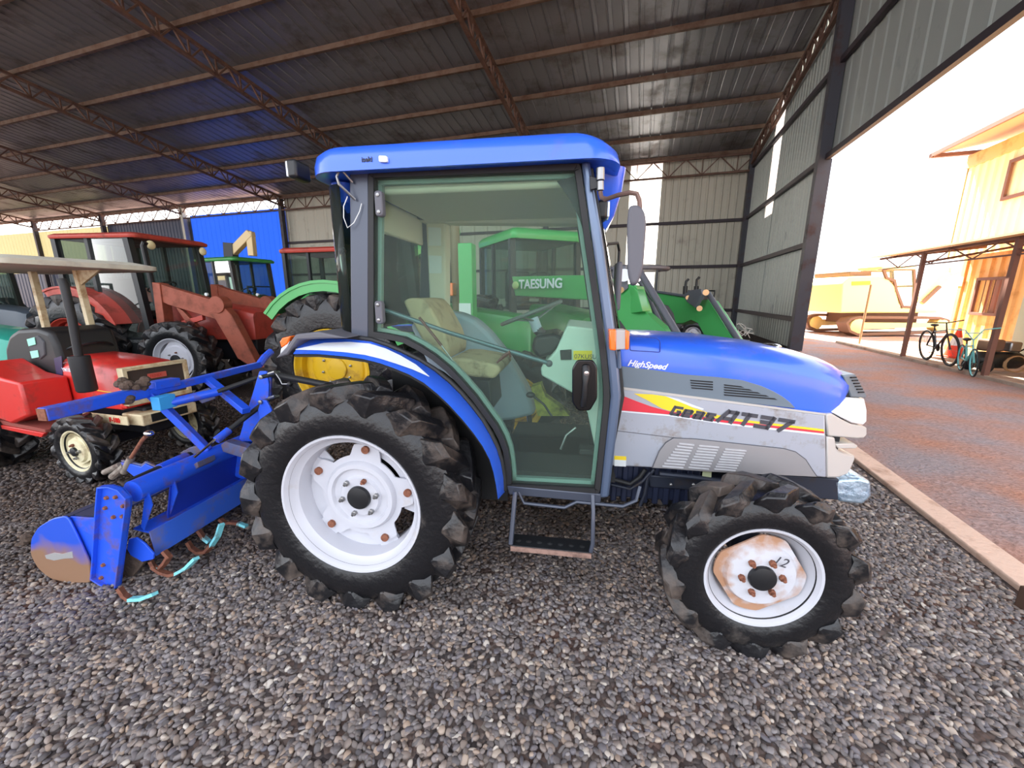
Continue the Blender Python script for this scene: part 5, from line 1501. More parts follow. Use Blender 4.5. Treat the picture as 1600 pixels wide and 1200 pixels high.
# ---- generic cab tractor for the others
def cab_tractor(label, loc, rz, paint, rim, roofm, Rr=0.78, Rf=0.5, WB=2.2, Tk=0.85, cab=True, cab_h=2.5, nl=18, low=False, hoodlen=1.55, framem=None, fendm=None, cx0=-0.55):
    t = thing('tractor', label, 'tractor', loc, rz)
    sg = 56 if not low else 28
    wheel('rear', t, (0, -Tk, Rr-0.02), Rr, Rr*0.53, 0.38, nl, 0.055, rim, dish=0.14, segs=sg, nbolt=8, hub=rim)
    wheel('rear', t, (0, Tk, Rr-0.02), Rr, Rr*0.53, 0.38, nl, 0.055, rim, dish=0.14, flip=True, segs=28, nbolt=4)
    wheel('front', t, (WB, -Tk, Rf-0.02), Rf, Rf*0.55, 0.28, 16, 0.045, rim, dish=0.08, segs=sg, nbolt=4)
    wheel('front', t, (WB, Tk, Rf-0.02), Rf, Rf*0.55, 0.28, 16, 0.045, rim, dish=0.08, flip=True, segs=28, nbolt=4)
    cw = Tk-0.28
    zf = Rr*1.15
    if cab:
        frame_cab(t, cx0, 0.95, cw, zf, cab_h, roofm, framem or DARKF, 0.12, 0.08, None, 0.08, Rr*2.05)
    else:
        MB().box(-0.2, 0.25, -0.25, 0.25, zf, zf+0.15).box(-0.3, -0.15, -0.24, 0.24, zf+0.1, zf+0.6).build('seat', DARKF, t, 0.04)
        c = Vector((0.6, 0, zf+0.65)); e1 = Vector((0.85, 0, 0.5)).normalized()
        MB().tube([c + e1*0.2*math.cos(2*PI*k/20) + Vector((0,1,0))*0.2*math.sin(2*PI*k/20) for k in range(21)], 0.014, 6).tube([c, (0.85, 0, zf+0.2)], 0.03, 8).build('steering_wheel', DARKF, t)
        MB().tube([(-0.6, -0.5, zf), (-0.6, -0.5, zf+1.1), (-0.6, 0.5, zf+1.1), (-0.6, 0.5, zf)], 0.035, 8).build('roll_bar', DARKF, t)
    for y0, y1 in ((-Tk, -cw+0.06), (cw-0.06, Tk)):
        f = fender_mb(0, Rr-0.02, Rr+0.13, 20, 140, y0, y1, 0.03).build('rear_fender', fendm or paint, t)
        yy = y0+0.01 if y0 < 0 else y1-0.03
        MB().ring([((Rr+0.13)*math.cos(R(a)), Rr-0.02+(Rr+0.13)*math.sin(R(a))) for a in range(20, 141, 10)], [((Rr+0.02)*math.cos(R(a)), Rr-0.02+(Rr+0.02)*math.sin(R(a))) for a in range(20, 141, 10)], yy, yy+0.02, closed=False).build('fender_skirt', fendm or paint, f)
    hood_mb(0.95, 0.95+hoodlen, 0.32, zf-0.1, zf+0.55, 0.15).build('hood', paint, t, 0)
    MB().box(-0.5, 0.9+hoodlen, -0.18, 0.18, Rf*0.9, zf).build('engine', UNDER, t, 0.02)
    MB().bar((0, -Tk+0.2, Rr-0.02), (0, Tk-0.2, Rr-0.02), 0.2, 0.2).bar((WB, -Tk+0.2, Rf), (WB, Tk-0.2, Rf), 0.12, 0.12).build('axles', UNDER, t)
    return t

# (3) green tractor with yellow rims right behind the blue one
rc_ = W(515, 578, 4.1); rzg = R(-10)
g1 = cab_tractor('dark green tractor with yellow rims, right behind the nearest tractor', (rc_.x + 0.85*math.sin(-rzg)*1.0, rc_.y + 0.85, 0), rzg, GREEN, YRIM, GREEN_L, 0.80, 0.52, 1.95, 0.85, True, 2.3, hoodlen=1.1, fendm=GREEN_L, cx0=0.12)
MB().tube([(1.25, -0.35, 1.4), (1.25, -0.35, 2.45)], 0.05, 12).build('ribbed_exhaust', mat('ribbed_hose_tan', rgb(120, 104, 80), 0.6), g1)
MB().box(1.15, 1.3, -0.62, -0.5, 1.55, 1.68).build('orange_lamp', ORANGE, g1, 0.01)
MB().bar((1.45, -0.6, 0.8), (1.45, -0.6, 2.05), 0.16, 0.14).build('loader_mast', GREEN_L, g1, 0.008)
MB().box(1.38, 1.50, -0.69, -0.672, 1.3, 1.48).build('notice_sticker', PAPER, g1)

# (4) green tractor with the front loader, facing the right of the camera
L1 = thing('tractor', 'green cab tractor with raised twin-arm front loader, beyond the cab glass', 'tractor', (0.46, 6.95, 0), R(-66))
before = set(L1.children)
frame_cab(L1, -1.2, 0.3, 0.60, 1.0, 2.42, GREEN_L, DARKF, 0.06, 0.12, None, 0.06, 1.5)
for sx in (-1, 1):
    wheel('rear', L1, (-0.75, sx*0.95, 0.78), 0.8, 0.42, 0.38, 18, 0.055, YRIM, dish=0.14, segs=32, flip=(sx > 0), nbolt=4)
    wheel('front', L1, (1.25, sx*0.86, 0.5), 0.52, 0.28, 0.28, 16, 0.045, YRIM, dish=0.08, segs=32, flip=(sx > 0), nbolt=4)
hood_mb(0.3, 1.75, 0.33, 0.85, 1.42, 0.12).build('hood', GREEN, L1, 0)
MB().box(-1.0, 1.7, -0.2, 0.2, 0.5, 0.95).build('engine', UNDER, L1, 0.02)
MB().bar((-0.75, -0.8, 0.78), (-0.75, 0.8, 0.78), 0.2, 0.2).bar((1.25, -0.7, 0.5), (1.25, 0.7, 0.5), 0.12, 0.12).build('axles', UNDER, L1)
inv = (Matrix.Translation((0.46, 6.95, 0)) @ Matrix.Rotation(R(-66), 4, 'Z')).inverted()
def plate3(pts, th, name, m, parent=L1, bev=0.006, off=0.0):
    """pts: (px, py, Y) on a steep plate; thickness goes away from the camera"""
    q = [W(*p) for p in pts]
    n = (q[1]-q[0]).cross(q[-1]-q[0]).normalized()
    if n.y < 0: n = -n
    q = [p + n*off for p in q]
    vs = [tuple(inv @ p) for p in q] + [tuple(inv @ (p+n*th)) for p in q]
    k = len(q)
    return MB().add(vs, [tuple(range(k)), tuple(range(k, 2*k))[::-1]] + [(i, i+k, (i+1)%k+k, (i+1)%k) for i in range(k)]).build(name, m, parent, bev)
def Yn(px): return 6.0 - (px-800)*(6.0-4.3)/185.0      # near arm recedes to the left
def Yd(px): return 4.3 - (px-985)*(1.0)/65.0
na = plate3([(a, b, Yn(a)) for a, b in ((800,432),(905,430),(948,436),(955,441),(988,446),(996,455),(1004,487),(970,492),(950,470),(900,468),(805,462))], 0.14, 'loader_arm', GREEN_L)
plate3([(948,441,4.55),(994,446,4.25),(1008,488,4.2),(1050,525,3.75),(1056,560,3.6),(1010,560,3.8),(968,500,4.35),(950,484,4.5)], 0.14, 'loader_boom', GREEN_L, na)
plate3([(961,412,4.45),(979,412,4.4),(983,446,4.35),(972,455,4.4),(965,449,4.45),(958,425,4.5)], 0.04, 'bell_crank', LGREY, na, 0.003, -0.06)
pc = inv @ W(977, 430, 4.30)
q = W(970, 453, 4.32)
def disc3(px, py, Y, r, m, name, parent, th=0.012):
    c_ = W(px, py, Y); n = Vector((-0.35, -0.93, 0)).normalized(); a_ = Vector((0,0,1)); b_ = n.cross(a_).normalized()
    k = 20
    vs = [tuple(inv @ (c_ + (a_*math.cos(2*PI*i/k) + b_*math.sin(2*PI*i/k))*r)) for i in range(k)] + [tuple(inv @ (c_ + n*-th + (a_*math.cos(2*PI*i/k) + b_*math.sin(2*PI*i/k))*r)) for i in range(k)]
    return MB().add(vs, [tuple(range(k)), tuple(range(k, 2*k))[::-1]] + [(i, i+k, (i+1)%k+k, (i+1)%k) for i in range(k)]).build(name, m, parent, 0)
disc3(975, 430, 4.28, 0.065, WHITE, 'round_badge', na)
disc3(970, 453, 4.22, 0.032, mat('brass_pin', rgb(190,150,110), 0.35, 0.7), 'pivot_pin', na, 0.03)
def cyl3(p, q, r, name, m, parent=L1):
    return MB().tube([inv @ W(*p), inv @ W(*q)], r, 12).build(name, m, parent)
cyl3((1000,425,4.3), (1060,525,3.7), 0.035, 'lift_cylinder', LGREY, na)
cyl3((1010,462,4.5), (1050,540,4.0), 0.028, 'tilt_cylinder', LGREY, na)
cyl3((999,440,4.4), (1022,470,4.3), 0.022, 'cylinder_rod', LGREY, na)
fa_ = plate3([(a, b, Y) for a, b, Y in ((1026,457,5.6),(1072,463,5.0),(1080,470,4.9),(1106,468,4.5),(1120,490,4.3),(1146,533,3.8),(1150,560,3.7),(1120,560,3.9),(1098,520,4.3),(1090,505,4.5),(1080,500,4.6),(1068,505,4.9),(1056,506,5.1),(1052,490,5.2),(1044,478,5.3),(1030,474,5.5))], 0.14, 'loader_arm', GREEN_L)
plate3([(1074,464,4.9),(1084,456,4.8),(1102,454,4.5),(1104,462,4.45),(1093,483,4.55),(1080,474,4.75)], 0.04, 'bell_crank', LGREY, fa_, 0.003, -0.06)
disc3(1103, 457, 4.36, 0.032, mat('brass_pin', rgb(190,150,110), 0.35, 0.7), 'pivot_pin', fa_, 0.02)
disc3(1093, 482, 4.40, 0.030, mat('brass_pin', rgb(190,150,110), 0.35, 0.7), 'pivot_pin', fa_, 0.02)
disc3(1075, 465, 4.75, 0.026, mat('brass_pin', rgb(190,150,110), 0.35, 0.7), 'pivot_pin', fa_, 0.02)
cyl3((1106,458,4.5), (1158,538,3.75), 0.028, 'tilt_cylinder', LGREY, fa_)
cyl3((1026,456,5.6), (1074,463,4.95), 0.018, 'hydraulic_pipe', LGREY, fa_)
# bucket far down, behind the blue hood
bk_ = MB(); b0_ = inv @ W(1040, 600, 3.55); b1_ = inv @ W(1170, 590, 3.75)
MB().bar(inv @ Vector((1.35, 3.5, 0.45)), inv @ Vector((2.3, 3.75, 0.45)), 0.4, 0.45).build('loader_bucket', mat('dark_bucket', rgb(60, 44, 40), 0.8), L1, 0.03)
MB().bar(inv @ Vector((1.36, 3.6, 1.2)), inv @ Vector((1.4, 3.5, 0.6)), 0.12, 0.12).bar(inv @ Vector((2.12, 3.7, 1.15)), inv @ Vector((2.15, 3.72, 0.6)), 0.12, 0.12).build('bucket_links', LGREY, L1)
# lettering on the near arm
pA = W(818, 451, Yn(818)); pB = W(876, 452, Yn(876))
dx = (pB-pA).normalized(); nn_ = Vector((dx.y, -dx.x, 0)).normalized()
Mt = Matrix.Translation(pA + nn_*0.09)
rot = Matrix((( dx.x, 0, nn_.x), (dx.y, 0, nn_.y), (0, 1, 0))).to_4x4()
text_mesh('arm_lettering', 'TAESUNG', WHITE, L1, inv @ Mt @ rot, 0.17, 0.002, 0, 0.004, 1.08)
ovp = W(811, 446, Yn(811)) + nn_*0.02
ovp += nn_*0.05
MB().sphere(inv @ ovp, 0.07, 16, 8, (1.5, 0.3, 0.8)).build('arm_emblem', mat('emblem_pale', rgb(200, 220, 150), 0.5), L1)

# (5) red-roofed cab between the canopy tractor row and the blue cab
cab_tractor('red-roofed cab tractor with green fenders, left of the nearest tractor cab', (W(482,440,8.6).x, 9.4, 0), R(-14), mat('deep_red_paint', rgb(150, 40, 34), 0.5), YRIM, REDP, 0.75, 0.48, 2.2, 0.85, True, 2.45, low=True, fendm=GREEN_L)
# (6) green cab tractor just behind the red loader tractor
cab_tractor('dark green cab tractor directly behind the faded red loader tractor', (-8.3, 12.2, 0), R(-20), GREEN, YRIM, GREEN, 0.75, 0.48, 2.2, 0.85, True, 2.5, low=True)
# (7) low green machine in front of the blue bay
cab_tractor('low open green tractor in front of the blue wall bay', (-9.2, 15.6, 0), R(-20), GREEN, YRIM, GREEN, 0.7, 0.45, 2.0, 0.8, False, 2.2, low=True)
# (8) teal tractors at the left edge
t1 = cab_tractor('teal open tractor at the left edge, behind the cream canopy', (-8.3, 5.25, 0), R(-8), TEALP, CREAMR, TEALP, 0.6, 0.4, 1.7, 0.7, False, 2.0, low=True)
t2 = cab_tractor('dark slate cab tractor with brown roof, far left behind the cream canopy', (-13.4, 9.9, 0), R(-12), mat('slate_paint', rgb(70, 80, 90), 0.5), CREAMR, mat('dull_roof', rgb(120, 96, 90), 0.6), 0.7, 0.45, 2.0, 0.8, True, 2.3, low=True)
# (9) blue tractor standing by the right wall
t3 = cab_tractor('dark blue open tractor parked low beside the right wall', (6.6, 15.0, 0), R(100), mat('navy_blue_paint', rgb(34, 44, 130), 0.4), WHITER, BLUE, 0.55, 0.36, 1.5, 0.65, False, 2.0, low=True)
# (10) twin exhaust stacks of a machine behind the loader
mm_ = thing('harvester', 'grey machine with two black exhaust stacks behind the green loader', 'machine', (5.2, 13.2, 0), R(-30))
MB().box(-1.2, 1.0, -0.7, 0.7, 0.5, 1.55).build('body', mat('dull_grey_body', rgb(78, 78, 80), 0.6), mm_, 0.06)
for (px, py) in ((1071, 438), (1088, 435)):
    p = W(px, 450, 13.0); im = (Matrix.Translation((5.2, 13.2, 0)) @ Matrix.Rotation(R(-30), 4, 'Z')).inverted()
    a = im @ W(px, 462, 12.9); b = im @ W(px, 447, 12.9); c = im @ W(px+1, py+2, 12.9); d = im @ W(px+5, py-2, 12.9)
    MB().tube([a - Vector((0,0,0.4)), b], 0.07, 10).tube([b, c, d], 0.04, 10).build('exhaust_stack', DARKF, mm_)
for sx in (-1, 1):
    for x in (-0.9, 0.8):
        wheel('wheel', mm_, (x, sx*0.8, 0.4), 0.42, 0.22, 0.22, 12, 0.03, WHITER, dish=0.06, segs=24, flip=(sx > 0), nbolt=4)
MB().tube([(-0.9, -0.7, 0.42), (-0.9, 0.7, 0.42)], 0.06).tube([(0.8, -0.7, 0.42), (0.8, 0.7, 0.42)], 0.06).build('axles', UNDER, mm_)
# (11) machine with a round flat grey canopy
rr_ = thing('utility_vehicle', 'vehicle with flat rounded grey canopy behind the green loader arm', 'vehicle', (3.6, 12.0, 0), R(-20))
cpz = 2.25
rim_p = [(0.95*math.cos(2*PI*k/28)**1, 0.8*math.sin(2*PI*k/28)) for k in range(28)]
MB().loft([[(x*s_, y*s_, z) for x, y in rim_p] for s_, z in ((0.94, cpz), (1.0, cpz+0.04), (0.98, cpz+0.1), (0.7, cpz+0.16))]).build('canopy', mat('grey_canopy', rgb(110, 110, 118), 0.5), rr_, 0)
for x in (-0.6, 0.6):
    for y in (-0.5, 0.5):
        MB().bar((x, y, 0.7), (x, y, cpz), 0.05, 0.05).build('canopy_post', DARKF, rr_)
MB().box(-1.1, 1.2, -0.6, 0.6, 0.45, 0.85).box(-1.1, -0.5, -0.6, 0.6, 0.8, 1.15).build('body', mat('dull_grey_body', rgb(78, 78, 80), 0.6), rr_, 0.05)
for sx in (-1, 1):
    for x in (-0.8, 0.85):
        wheel('wheel', rr_, (x, sx*0.65, 0.33), 0.34, 0.18, 0.2, 12, 0.02, WHITER, dish=0.05, segs=24, flip=(sx > 0), nbolt=4)
MB().box(-0.2, 0.3, -0.3, 0.3, 0.85, 1.3).build('seat', DARKF, rr_, 0.05)
# loose wire bundle near the loader
wb = MB(); random.seed(5)
for k in range(5):
    pts = [W(1150+random.uniform(-4,4)+t*6, 520-random.uniform(0,18)+t*3, 6.5) for t in range(5)]
    wb.tube(pts, 0.006, 5)
wb.tube([W(1150, 520, 6.5), W(1150, 520, 6.5)-Vector((0,0,1.0))], 0.03, 6)
w_ = wb.build('wire_bundle', mat('pale_wire', rgb(170,168,160), 0.5), None)
tag(w_, 'tangle of pale loose wires above the hood by the right wall', 'wires')
# ================================================================== OUTSIDE: container office, porch, excavator, bicycles
KA = 8.3
KF = Frame(AB(KA, 0), PI/2 - BY)           # local x = b, plane y = 0 is the container side
def KP(px, py, y=0.0): return KF.P(px, py, y)
ORC = mat('orange_container_paint', rgb(246, 196, 124), 0.5, 0, 0, rgb(200, 140, 80), 2, 0.3)
ORL = mat('pale_yellow_cladding', rgb(250, 236, 196), 0.5)
PORCHM = mat('brown_porch_steel', rgb(120, 84, 74), 0.6)
PSHEET = mat('tan_porch_sheet', rgb(206, 168, 130), 0.6)
cn = thing('container_office', 'orange corrugated container office with barred window under the porch', 'building', AB(KA, 9.0), PI/2-BY)
def kl(mb): return mb   # local frame of the container: x along b (minus 9), y towards the shed
def kb(x): return x - 9.0
m = MB(); pr = []
b = 2.0
while b < 14.5:
    pr += [(b, 0), (b+0.12, 0), (b+0.16, -0.04), (b+0.26, -0.04)]; b += 0.30
pr.append((14.6, 0))
n = len(pr)
vs = [(kb(x), y, 0.14) for x, y in pr] + [(kb(x), y, 2.55) for x, y in pr]
m.add(vs, [(i, i+1, n+i+1, n+i) for i in range(n-1)])
o = m.build('corrugated_side', ORC, cn, smooth=False); sm = o.modifiers.new('t', 'SOLIDIFY'); sm.thickness = 0.01
MB().box(kb(2.0), kb(14.6), -2.4, -0.06, 0.1, 2.6).build('container_body', ORC, cn, 0.01)
MB().box(kb(2.0), kb(14.6), -0.06, 0.03, 0.04, 0.2).box(kb(2.0), kb(14.6), -0.06, 0.03, 2.5, 2.62).box(kb(14.48), kb(14.62), -0.1, 0.03, 0.05, 2.6).build('container_rails', ORC, cn, 0.01)
w0 = [KP(1530,434,0.02), KP(1574,432,0.02), KP(1560,494,0.02), KP(1520,492,0.02)]
bx0 = min(w0[1][0], w0[2][0]); bx1 = max(w0[0][0], w0[3][0]); zz0 = (w0[2][1]+w0[3][1])/2; zz1 = (w0[0][1]+w0[1][1])/2
fr_ = MB().ring([(kb(bx0), zz0), (kb(bx1), zz0), (kb(bx1), zz1), (kb(bx0), zz1)], [(kb(bx0)+0.07, zz0+0.07), (kb(bx1)-0.07, zz0+0.07), (kb(bx1)-0.07, zz1-0.07), (kb(bx0)+0.07, zz1-0.07)], -0.02, 0.07).build('window_frame', PORCHM, cn, 0.004)
MB().box(kb(bx0)+0.05, kb(bx1)-0.05, -0.01, 0.0, zz0+0.05, zz1-0.05).build('window_pane', mat('dim_window_pane', rgb(150, 96, 80), 0.1), fr_)
MB().box(kb((bx0+bx1)/2)+0.1, kb(bx1)-0.07, 0.0, 0.012, zz0+0.07, zz1-0.07).build('yellow_blind', ORC, fr_)
for k in range(1, 3):
    xq = kb(bx0)+ (bx1-bx0)*k/3
    MB().tube([(xq, 0.05, zz0), (xq, 0.05, zz1)], 0.01, 6).build('window_bar', PORCHM, fr_)
d0 = KP(1588, 520)[0]
MB().box(kb(d0-1.0), kb(d0), 0.0, 0.05, 0.2, 2.2).build('pale_green_door', mat('pale_green_door', rgb(190, 200, 178), 0.5), cn, 0.005)
nb0, nz0 = KP(1506, 447); nb1, nz1 = KP(1486, 434)
MB().box(kb(min(nb0,nb1)), kb(max(nb0,nb1)), 0.03, 0.045, min(nz0,nz1), max(nz0,nz1)).build('small_board', mat('tan_board', rgb(220,190,160), 0.6), cn)
# upper storey
up_ = thing('upper_cabin', 'pale yellow upper storey with overhanging roof above the container', 'building', AB(8.6, 9.0, 2.62), PI/2-BY)
m = MB(); pr = []; b = 2.0
while b < 15.8:
    pr += [(b, 0), (b+0.12, 0), (b+0.15, -0.03), (b+0.25, -0.03)]; b += 0.28
pr.append((15.9, 0)); n = len(pr)
m.add([(kb(x), y, 0.0) for x, y in pr] + [(kb(x), y, 2.85) for x, y in pr], [(i, i+1, n+i+1, n+i) for i in range(n-1)])
o = m.build('cladding', ORL, up_, smooth=False); sm = o.modifiers.new('t', 'SOLIDIFY'); sm.thickness = 0.01
MB().box(kb(2.0), kb(15.9), -4.0, -0.05, 0, 2.8).build('cabin_body', ORL, up_)
MB().prism([(0.84, 2.98), (0.86, 3.02), (-4.6, 3.9), (-4.6, 3.84)], kb(2.0), kb(16.1), f=lambda u, v, w: (v, u, w)).build('roof_sheet', PSHEET, up_)
MB().box(kb(2.0), kb(16.1), 0.80, 0.86, 2.92, 3.02).box(kb(15.98), kb(16.1), -1.0, 0.86, 2.90, 3.0).build('fascia', PORCHM, up_)
MB().box(kb(2.0), kb(15.95), -0.02, 0.03, 2.5, 2.85).build('eave_band', ORC, up_)
UF = Frame(AB(8.6, 0), PI/2-BY)
q0_, q1_ = UF.P(1580, 250, 0.03), UF.P(1580, 310, 0.03)
MB().ring([(kb(q0_[0]-1.2), q1_[1]-2.62), (kb(q0_[0]), q1_[1]-2.62), (kb(q0_[0]), q0_[1]-2.62), (kb(q0_[0]-1.2), q0_[1]-2.62)], [(kb(q0_[0]-1.12), q1_[1]-2.54), (kb(q0_[0]-0.08), q1_[1]-2.54), (kb(q0_[0]-0.08), q0_[1]-2.70), (kb(q0_[0]-1.12), q0_[1]-2.70)], 0.0, 0.06).build('window_frame', PORCHM, up_)
# porch roof, posts
pc_ = thing('porch', 'low tan porch roof on brown posts along the container office', 'porch', AB(6.45, 9.0), PI/2-BY)
MB().prism([(0.25, 2.62), (0.25, 2.66), (-1.85, 2.86), (-1.85, 2.82)], kb(4.0), kb(14.7), f=lambda u, v, w: (v, u, w)).build('porch_roof', PSHEET, pc_)
MB().box(kb(4.0), kb(14.7), 0.0, 0.04, 2.56, 2.62).box(kb(4.0), kb(14.7), 0.0, 0.03, 2.28, 2.31).build('porch_beam', PORCHM, pc_)
m = MB()
bq = 4.0
while bq < 14.2:
    m.bar((kb(bq), 0.015, 2.58), (kb(bq+0.65), 0.015, 2.30), 0.02, 0.02).bar((kb(bq+0.65), 0.015, 2.30), (kb(bq+1.3), 0.015, 2.58), 0.02, 0.02); bq += 1.3
m.build('porch_lattice', PORCHM, pc_)
for bq in (12.75, 10.1, 7.4):
    m = MB().box(kb(bq)-0.04, kb(bq)+0.04, -0.03, 0.05, 0.0, 2.6)
    m.bar((kb(bq), 0.0, 2.35), (kb(bq), -1.8, 2.70), 0.04, 0.05).build('porch_post', PORCHM, pc_)
for k in range(5):
    bq = 5.5 + k*2.1
    MB().bar((kb(bq), 0.1, 2.58), (kb(bq), -1.8, 2.78), 0.04, 0.06).build('porch_rafter', PORCHM, pc_)
# lone thin pole
pb_ = G(1342, 539)
pl_ = MB().tube([pb_, pb_ + Vector((0.02, 0, 1.9))], 0.03, 8).build('thin_pole', mat('pale_pole', rgb(170, 140, 110), 0.6), None)
tag(pl_, 'thin lone pole at the edge of the sunlit yard before the excavator', 'pole')

# ---- excavator
e0 = G(1345, 525); EXF = Frame(e0, R(2))
EX = thing('excavator', 'yellow tracked excavator in the bright sun outside', 'excavator', e0, R(2))
EY = mat('excavator_yellow', rgb(248, 226, 150), 0.45, 0, 0.2)  # paled so that the glare haze of the yard sits in the paint
EXD = mat('excavator_dark', rgb(112, 84, 68), 0.7)  # dark parts lifted too, haze mixed into the colour
def EP(pts, y=0.0): return [EXF.P(a, b, y) for a, b in pts]
body = MB().prism(EP([(1313,487),(1316,443),(1328,432),(1362,431),(1386,434),(1399,447),(1407,480),(1464,483),(1466,489),(1313,489)], 0.15), 0.15, 2.5).build('upper_body', EY, EX, 0.05)
MB().prism(EP([(1328,424),(1362,424),(1362,432),(1328,432)], 0.4), 0.4, 2.2).build('engine_cover', EXD, body, 0.02)
MB().prism(EP([(1331,440),(1360,439),(1360,445),(1331,446)], 0.14), 0.13, 0.16).build('yellow_stripe', YEL, body)
cb_ = MB()
cab_o = EP([(1378,419),(1430,419),(1431,447),(1429,482),(1409,481),(1399,455),(1396,440),(1384,436)], 0.15)
cb_.ring(cab_o, offset(cab_o, 0.09), 0.13, 0.2).ring(cab_o, offset(cab_o, 0.09), 1.0, 1.1)
for p in cab_o: cb_.bar((p[0], 0.15, p[1]), (p[0], 1.08, p[1]), 0.07, 0.07)
cabx = cb_.build('cab_frame', EXD, EX)
MB().prism(offset(cab_o, 0.05), 0.16, 0.17).build('cab_glass', GLASS, cabx, smooth=False)
MB().prism(EP([(1376,416),(1432,416),(1431,421),(1378,421)], 0.1), 0.08, 1.15).build('cab_roof', EY, cabx, 0.02)
tr_o = EP([(1322,505),(1330,497),(1345,494),(1470,495),(1486,500),(1488,513),(1478,521),(1340,525),(1327,519)], 0.0)
for y0 in (0.0, 2.1):
    trk = MB().ring(tr_o, offset(tr_o, 0.10), y0, y0+0.5).build('track', EXD, EX, 0.01)
    MB().prism(offset(tr_o, 0.25), y0+0.1, y0+0.4).build('track_frame', EY, trk)
    for a, b, r_ in ((1341,510,0.30), (1474,508,0.28)):
        x, z = EXF.P(a, b, 0.0)
        MB().lathe([(0.001, y0-0.02), (r_*0.5, y0-0.02), (r_, y0+0.02), (r_, y0+0.4), (0.001, y0+0.42)], c=(x, 0, z), n=24).build('sprocket', EY, trk)
MB().box(0.3, 2.6, 0.4, 2.2, 0.45, 0.95).build('turntable', EXD, EX)
b1 = EXF.L(1436, 470, 0.9); b2 = EXF.L(1478, 425, 0.9); b3 = EXF.L(1530, 412, 0.9); b4 = EXF.L(1560, 505, 0.9)
bm_ = MB().bar(b1, b2, 0.3, 0.4).bar(b2, b3, 0.3, 0.35).build('boom', EY, EX, 0.03)
MB().tube([EXF.L(1440, 474, 0.7), EXF.L(1468, 448, 0.7)], 0.08, 10).build('boom_cylinder', EXD, EX)
MB().bar(b3, b4, 0.25, 0.3).build('stick', EY, bm_, 0.03)
MB().prism([(b4[0]-0.4, b4[2]-0.1), (b4[0]+0.2, b4[2]+0.1), (b4[0]+0.1, 0.05), (b4[0]-0.5, 0.02)], 0.5, 1.4).build('bucket', EXD, bm_, 0.03)

# ---- bicycles
def bicycle(label, pa, pb, r, framem, rimm, lean=0.0, bmx=False):
    """pa, pb: ground contact of rear and front wheel"""
    pa = Vector(pa); pb = Vector(pb); d = pb-pa; L_ = d.length; yaw = math.atan2(d.y, d.x)
    t = thing('bicycle', label, 'bicycle', pa, yaw)
    t.rotation_euler = (lean, 0, yaw)
    for x in (0, L_):
        ty = MB(); k = 36
        ty.tube([(x + r*math.cos(2*PI*i/k)*0.96, 0, r + r*0.96*math.sin(2*PI*i/k)) for i in range(k+1)], r*0.055, 8)
        w_ = ty.build('tyre', SEAL, t)
        MB().tube([(x + r*math.cos(2*PI*i/k)*0.88, 0, r + r*0.88*math.sin(2*PI*i/k)) for i in range(k+1)], r*0.045, 6).build('rim', rimm, w_)
        sp = MB()
        for i in range(14):
            a = 2*PI*i/14; sp.tube([(x, 0.02*(-1)**i, r), (x + r*0.86*math.cos(a), 0, r+r*0.86*math.sin(a))], 0.0018, 4)
        sp.build('spokes', STEEL, w_)
    bbk = Vector((L_*0.42, 0, r*0.95)); st = Vector((L_*0.30, 0, r*2.1)); hd_ = Vector((L_*0.80, 0, r*2.15)); ra = Vector((0, 0, r)); fa = Vector((L_, 0, r))
    f = MB()
    for a, b in ((bbk, st), (st+(bbk-st)*0.12, hd_), (bbk, hd_-Vector((-0.02,0,0.08))), (bbk, ra), (st, ra), (hd_, fa)):
        f.tube([a, b], 0.017, 8)
    f.build('frame', framem, t)
    h = MB()
    top = hd_ + Vector((-0.03, 0, 0.16 if not bmx else 0.1))
    if bmx: h.tube([hd_, top, top+Vector((0,0.12,0.2)), top+Vector((-0.05,0.34,0.22))], 0.012, 6).tube([top, top+Vector((0,-0.12,0.2)), top+Vector((-0.05,-0.34,0.22))], 0.012, 6).tube([top+Vector((0,-0.12,0.14)), top+Vector((0,0.12,0.14))], 0.01, 6)
    else: h.tube([hd_, top], 0.014, 6).tube([top+Vector((-0.06,-0.3,0.03)), top, top+Vector((-0.06,0.3,0.03))], 0.013, 6)
    h.build('handlebar', framem if bmx else SEAL, t)
    MB().sphere(st+Vector((-0.02,0,0.10)), 0.1, 12, 6, (1.3, 0.6, 0.35)).tube([st, st+Vector((-0.02,0,0.09))], 0.013, 6).build('saddle', SEAL, t)
    MB().tube([bbk+Vector((0,-0.12,-0.1)), bbk+Vector((0,-0.05,-0.1)), bbk+Vector((0,0.05,0.1)), bbk+Vector((0,0.12,0.1))], 0.012, 6).lathe([(0.09, 0.03), (0.09, 0.036), (0.02, 0.036)], c=tuple(bbk), n=20).build('crank', DARKF, t)
    return t
BKM = mat('dark_bike_paint', rgb(44, 36, 40), 0.4, 0, 0.3)
ga = G(1446, 562, 0.04); gb_ = G(1482, 572, 0.04)
bicycle('dark mountain bicycle leaning at the porch, left of the cone', ga, gb_, 0.36, BKM, BKM, R(6))
bicycle('small bicycle with cyan wheel rims and handlebar, beside the porch post', G(1500, 579, 0.04), G(1519, 589, 0.04), 0.27, mat('cyan_bike_paint', rgb(110, 190, 190), 0.4), mat('cyan_rim_paint', rgb(110, 205, 215), 0.4), R(5), True)
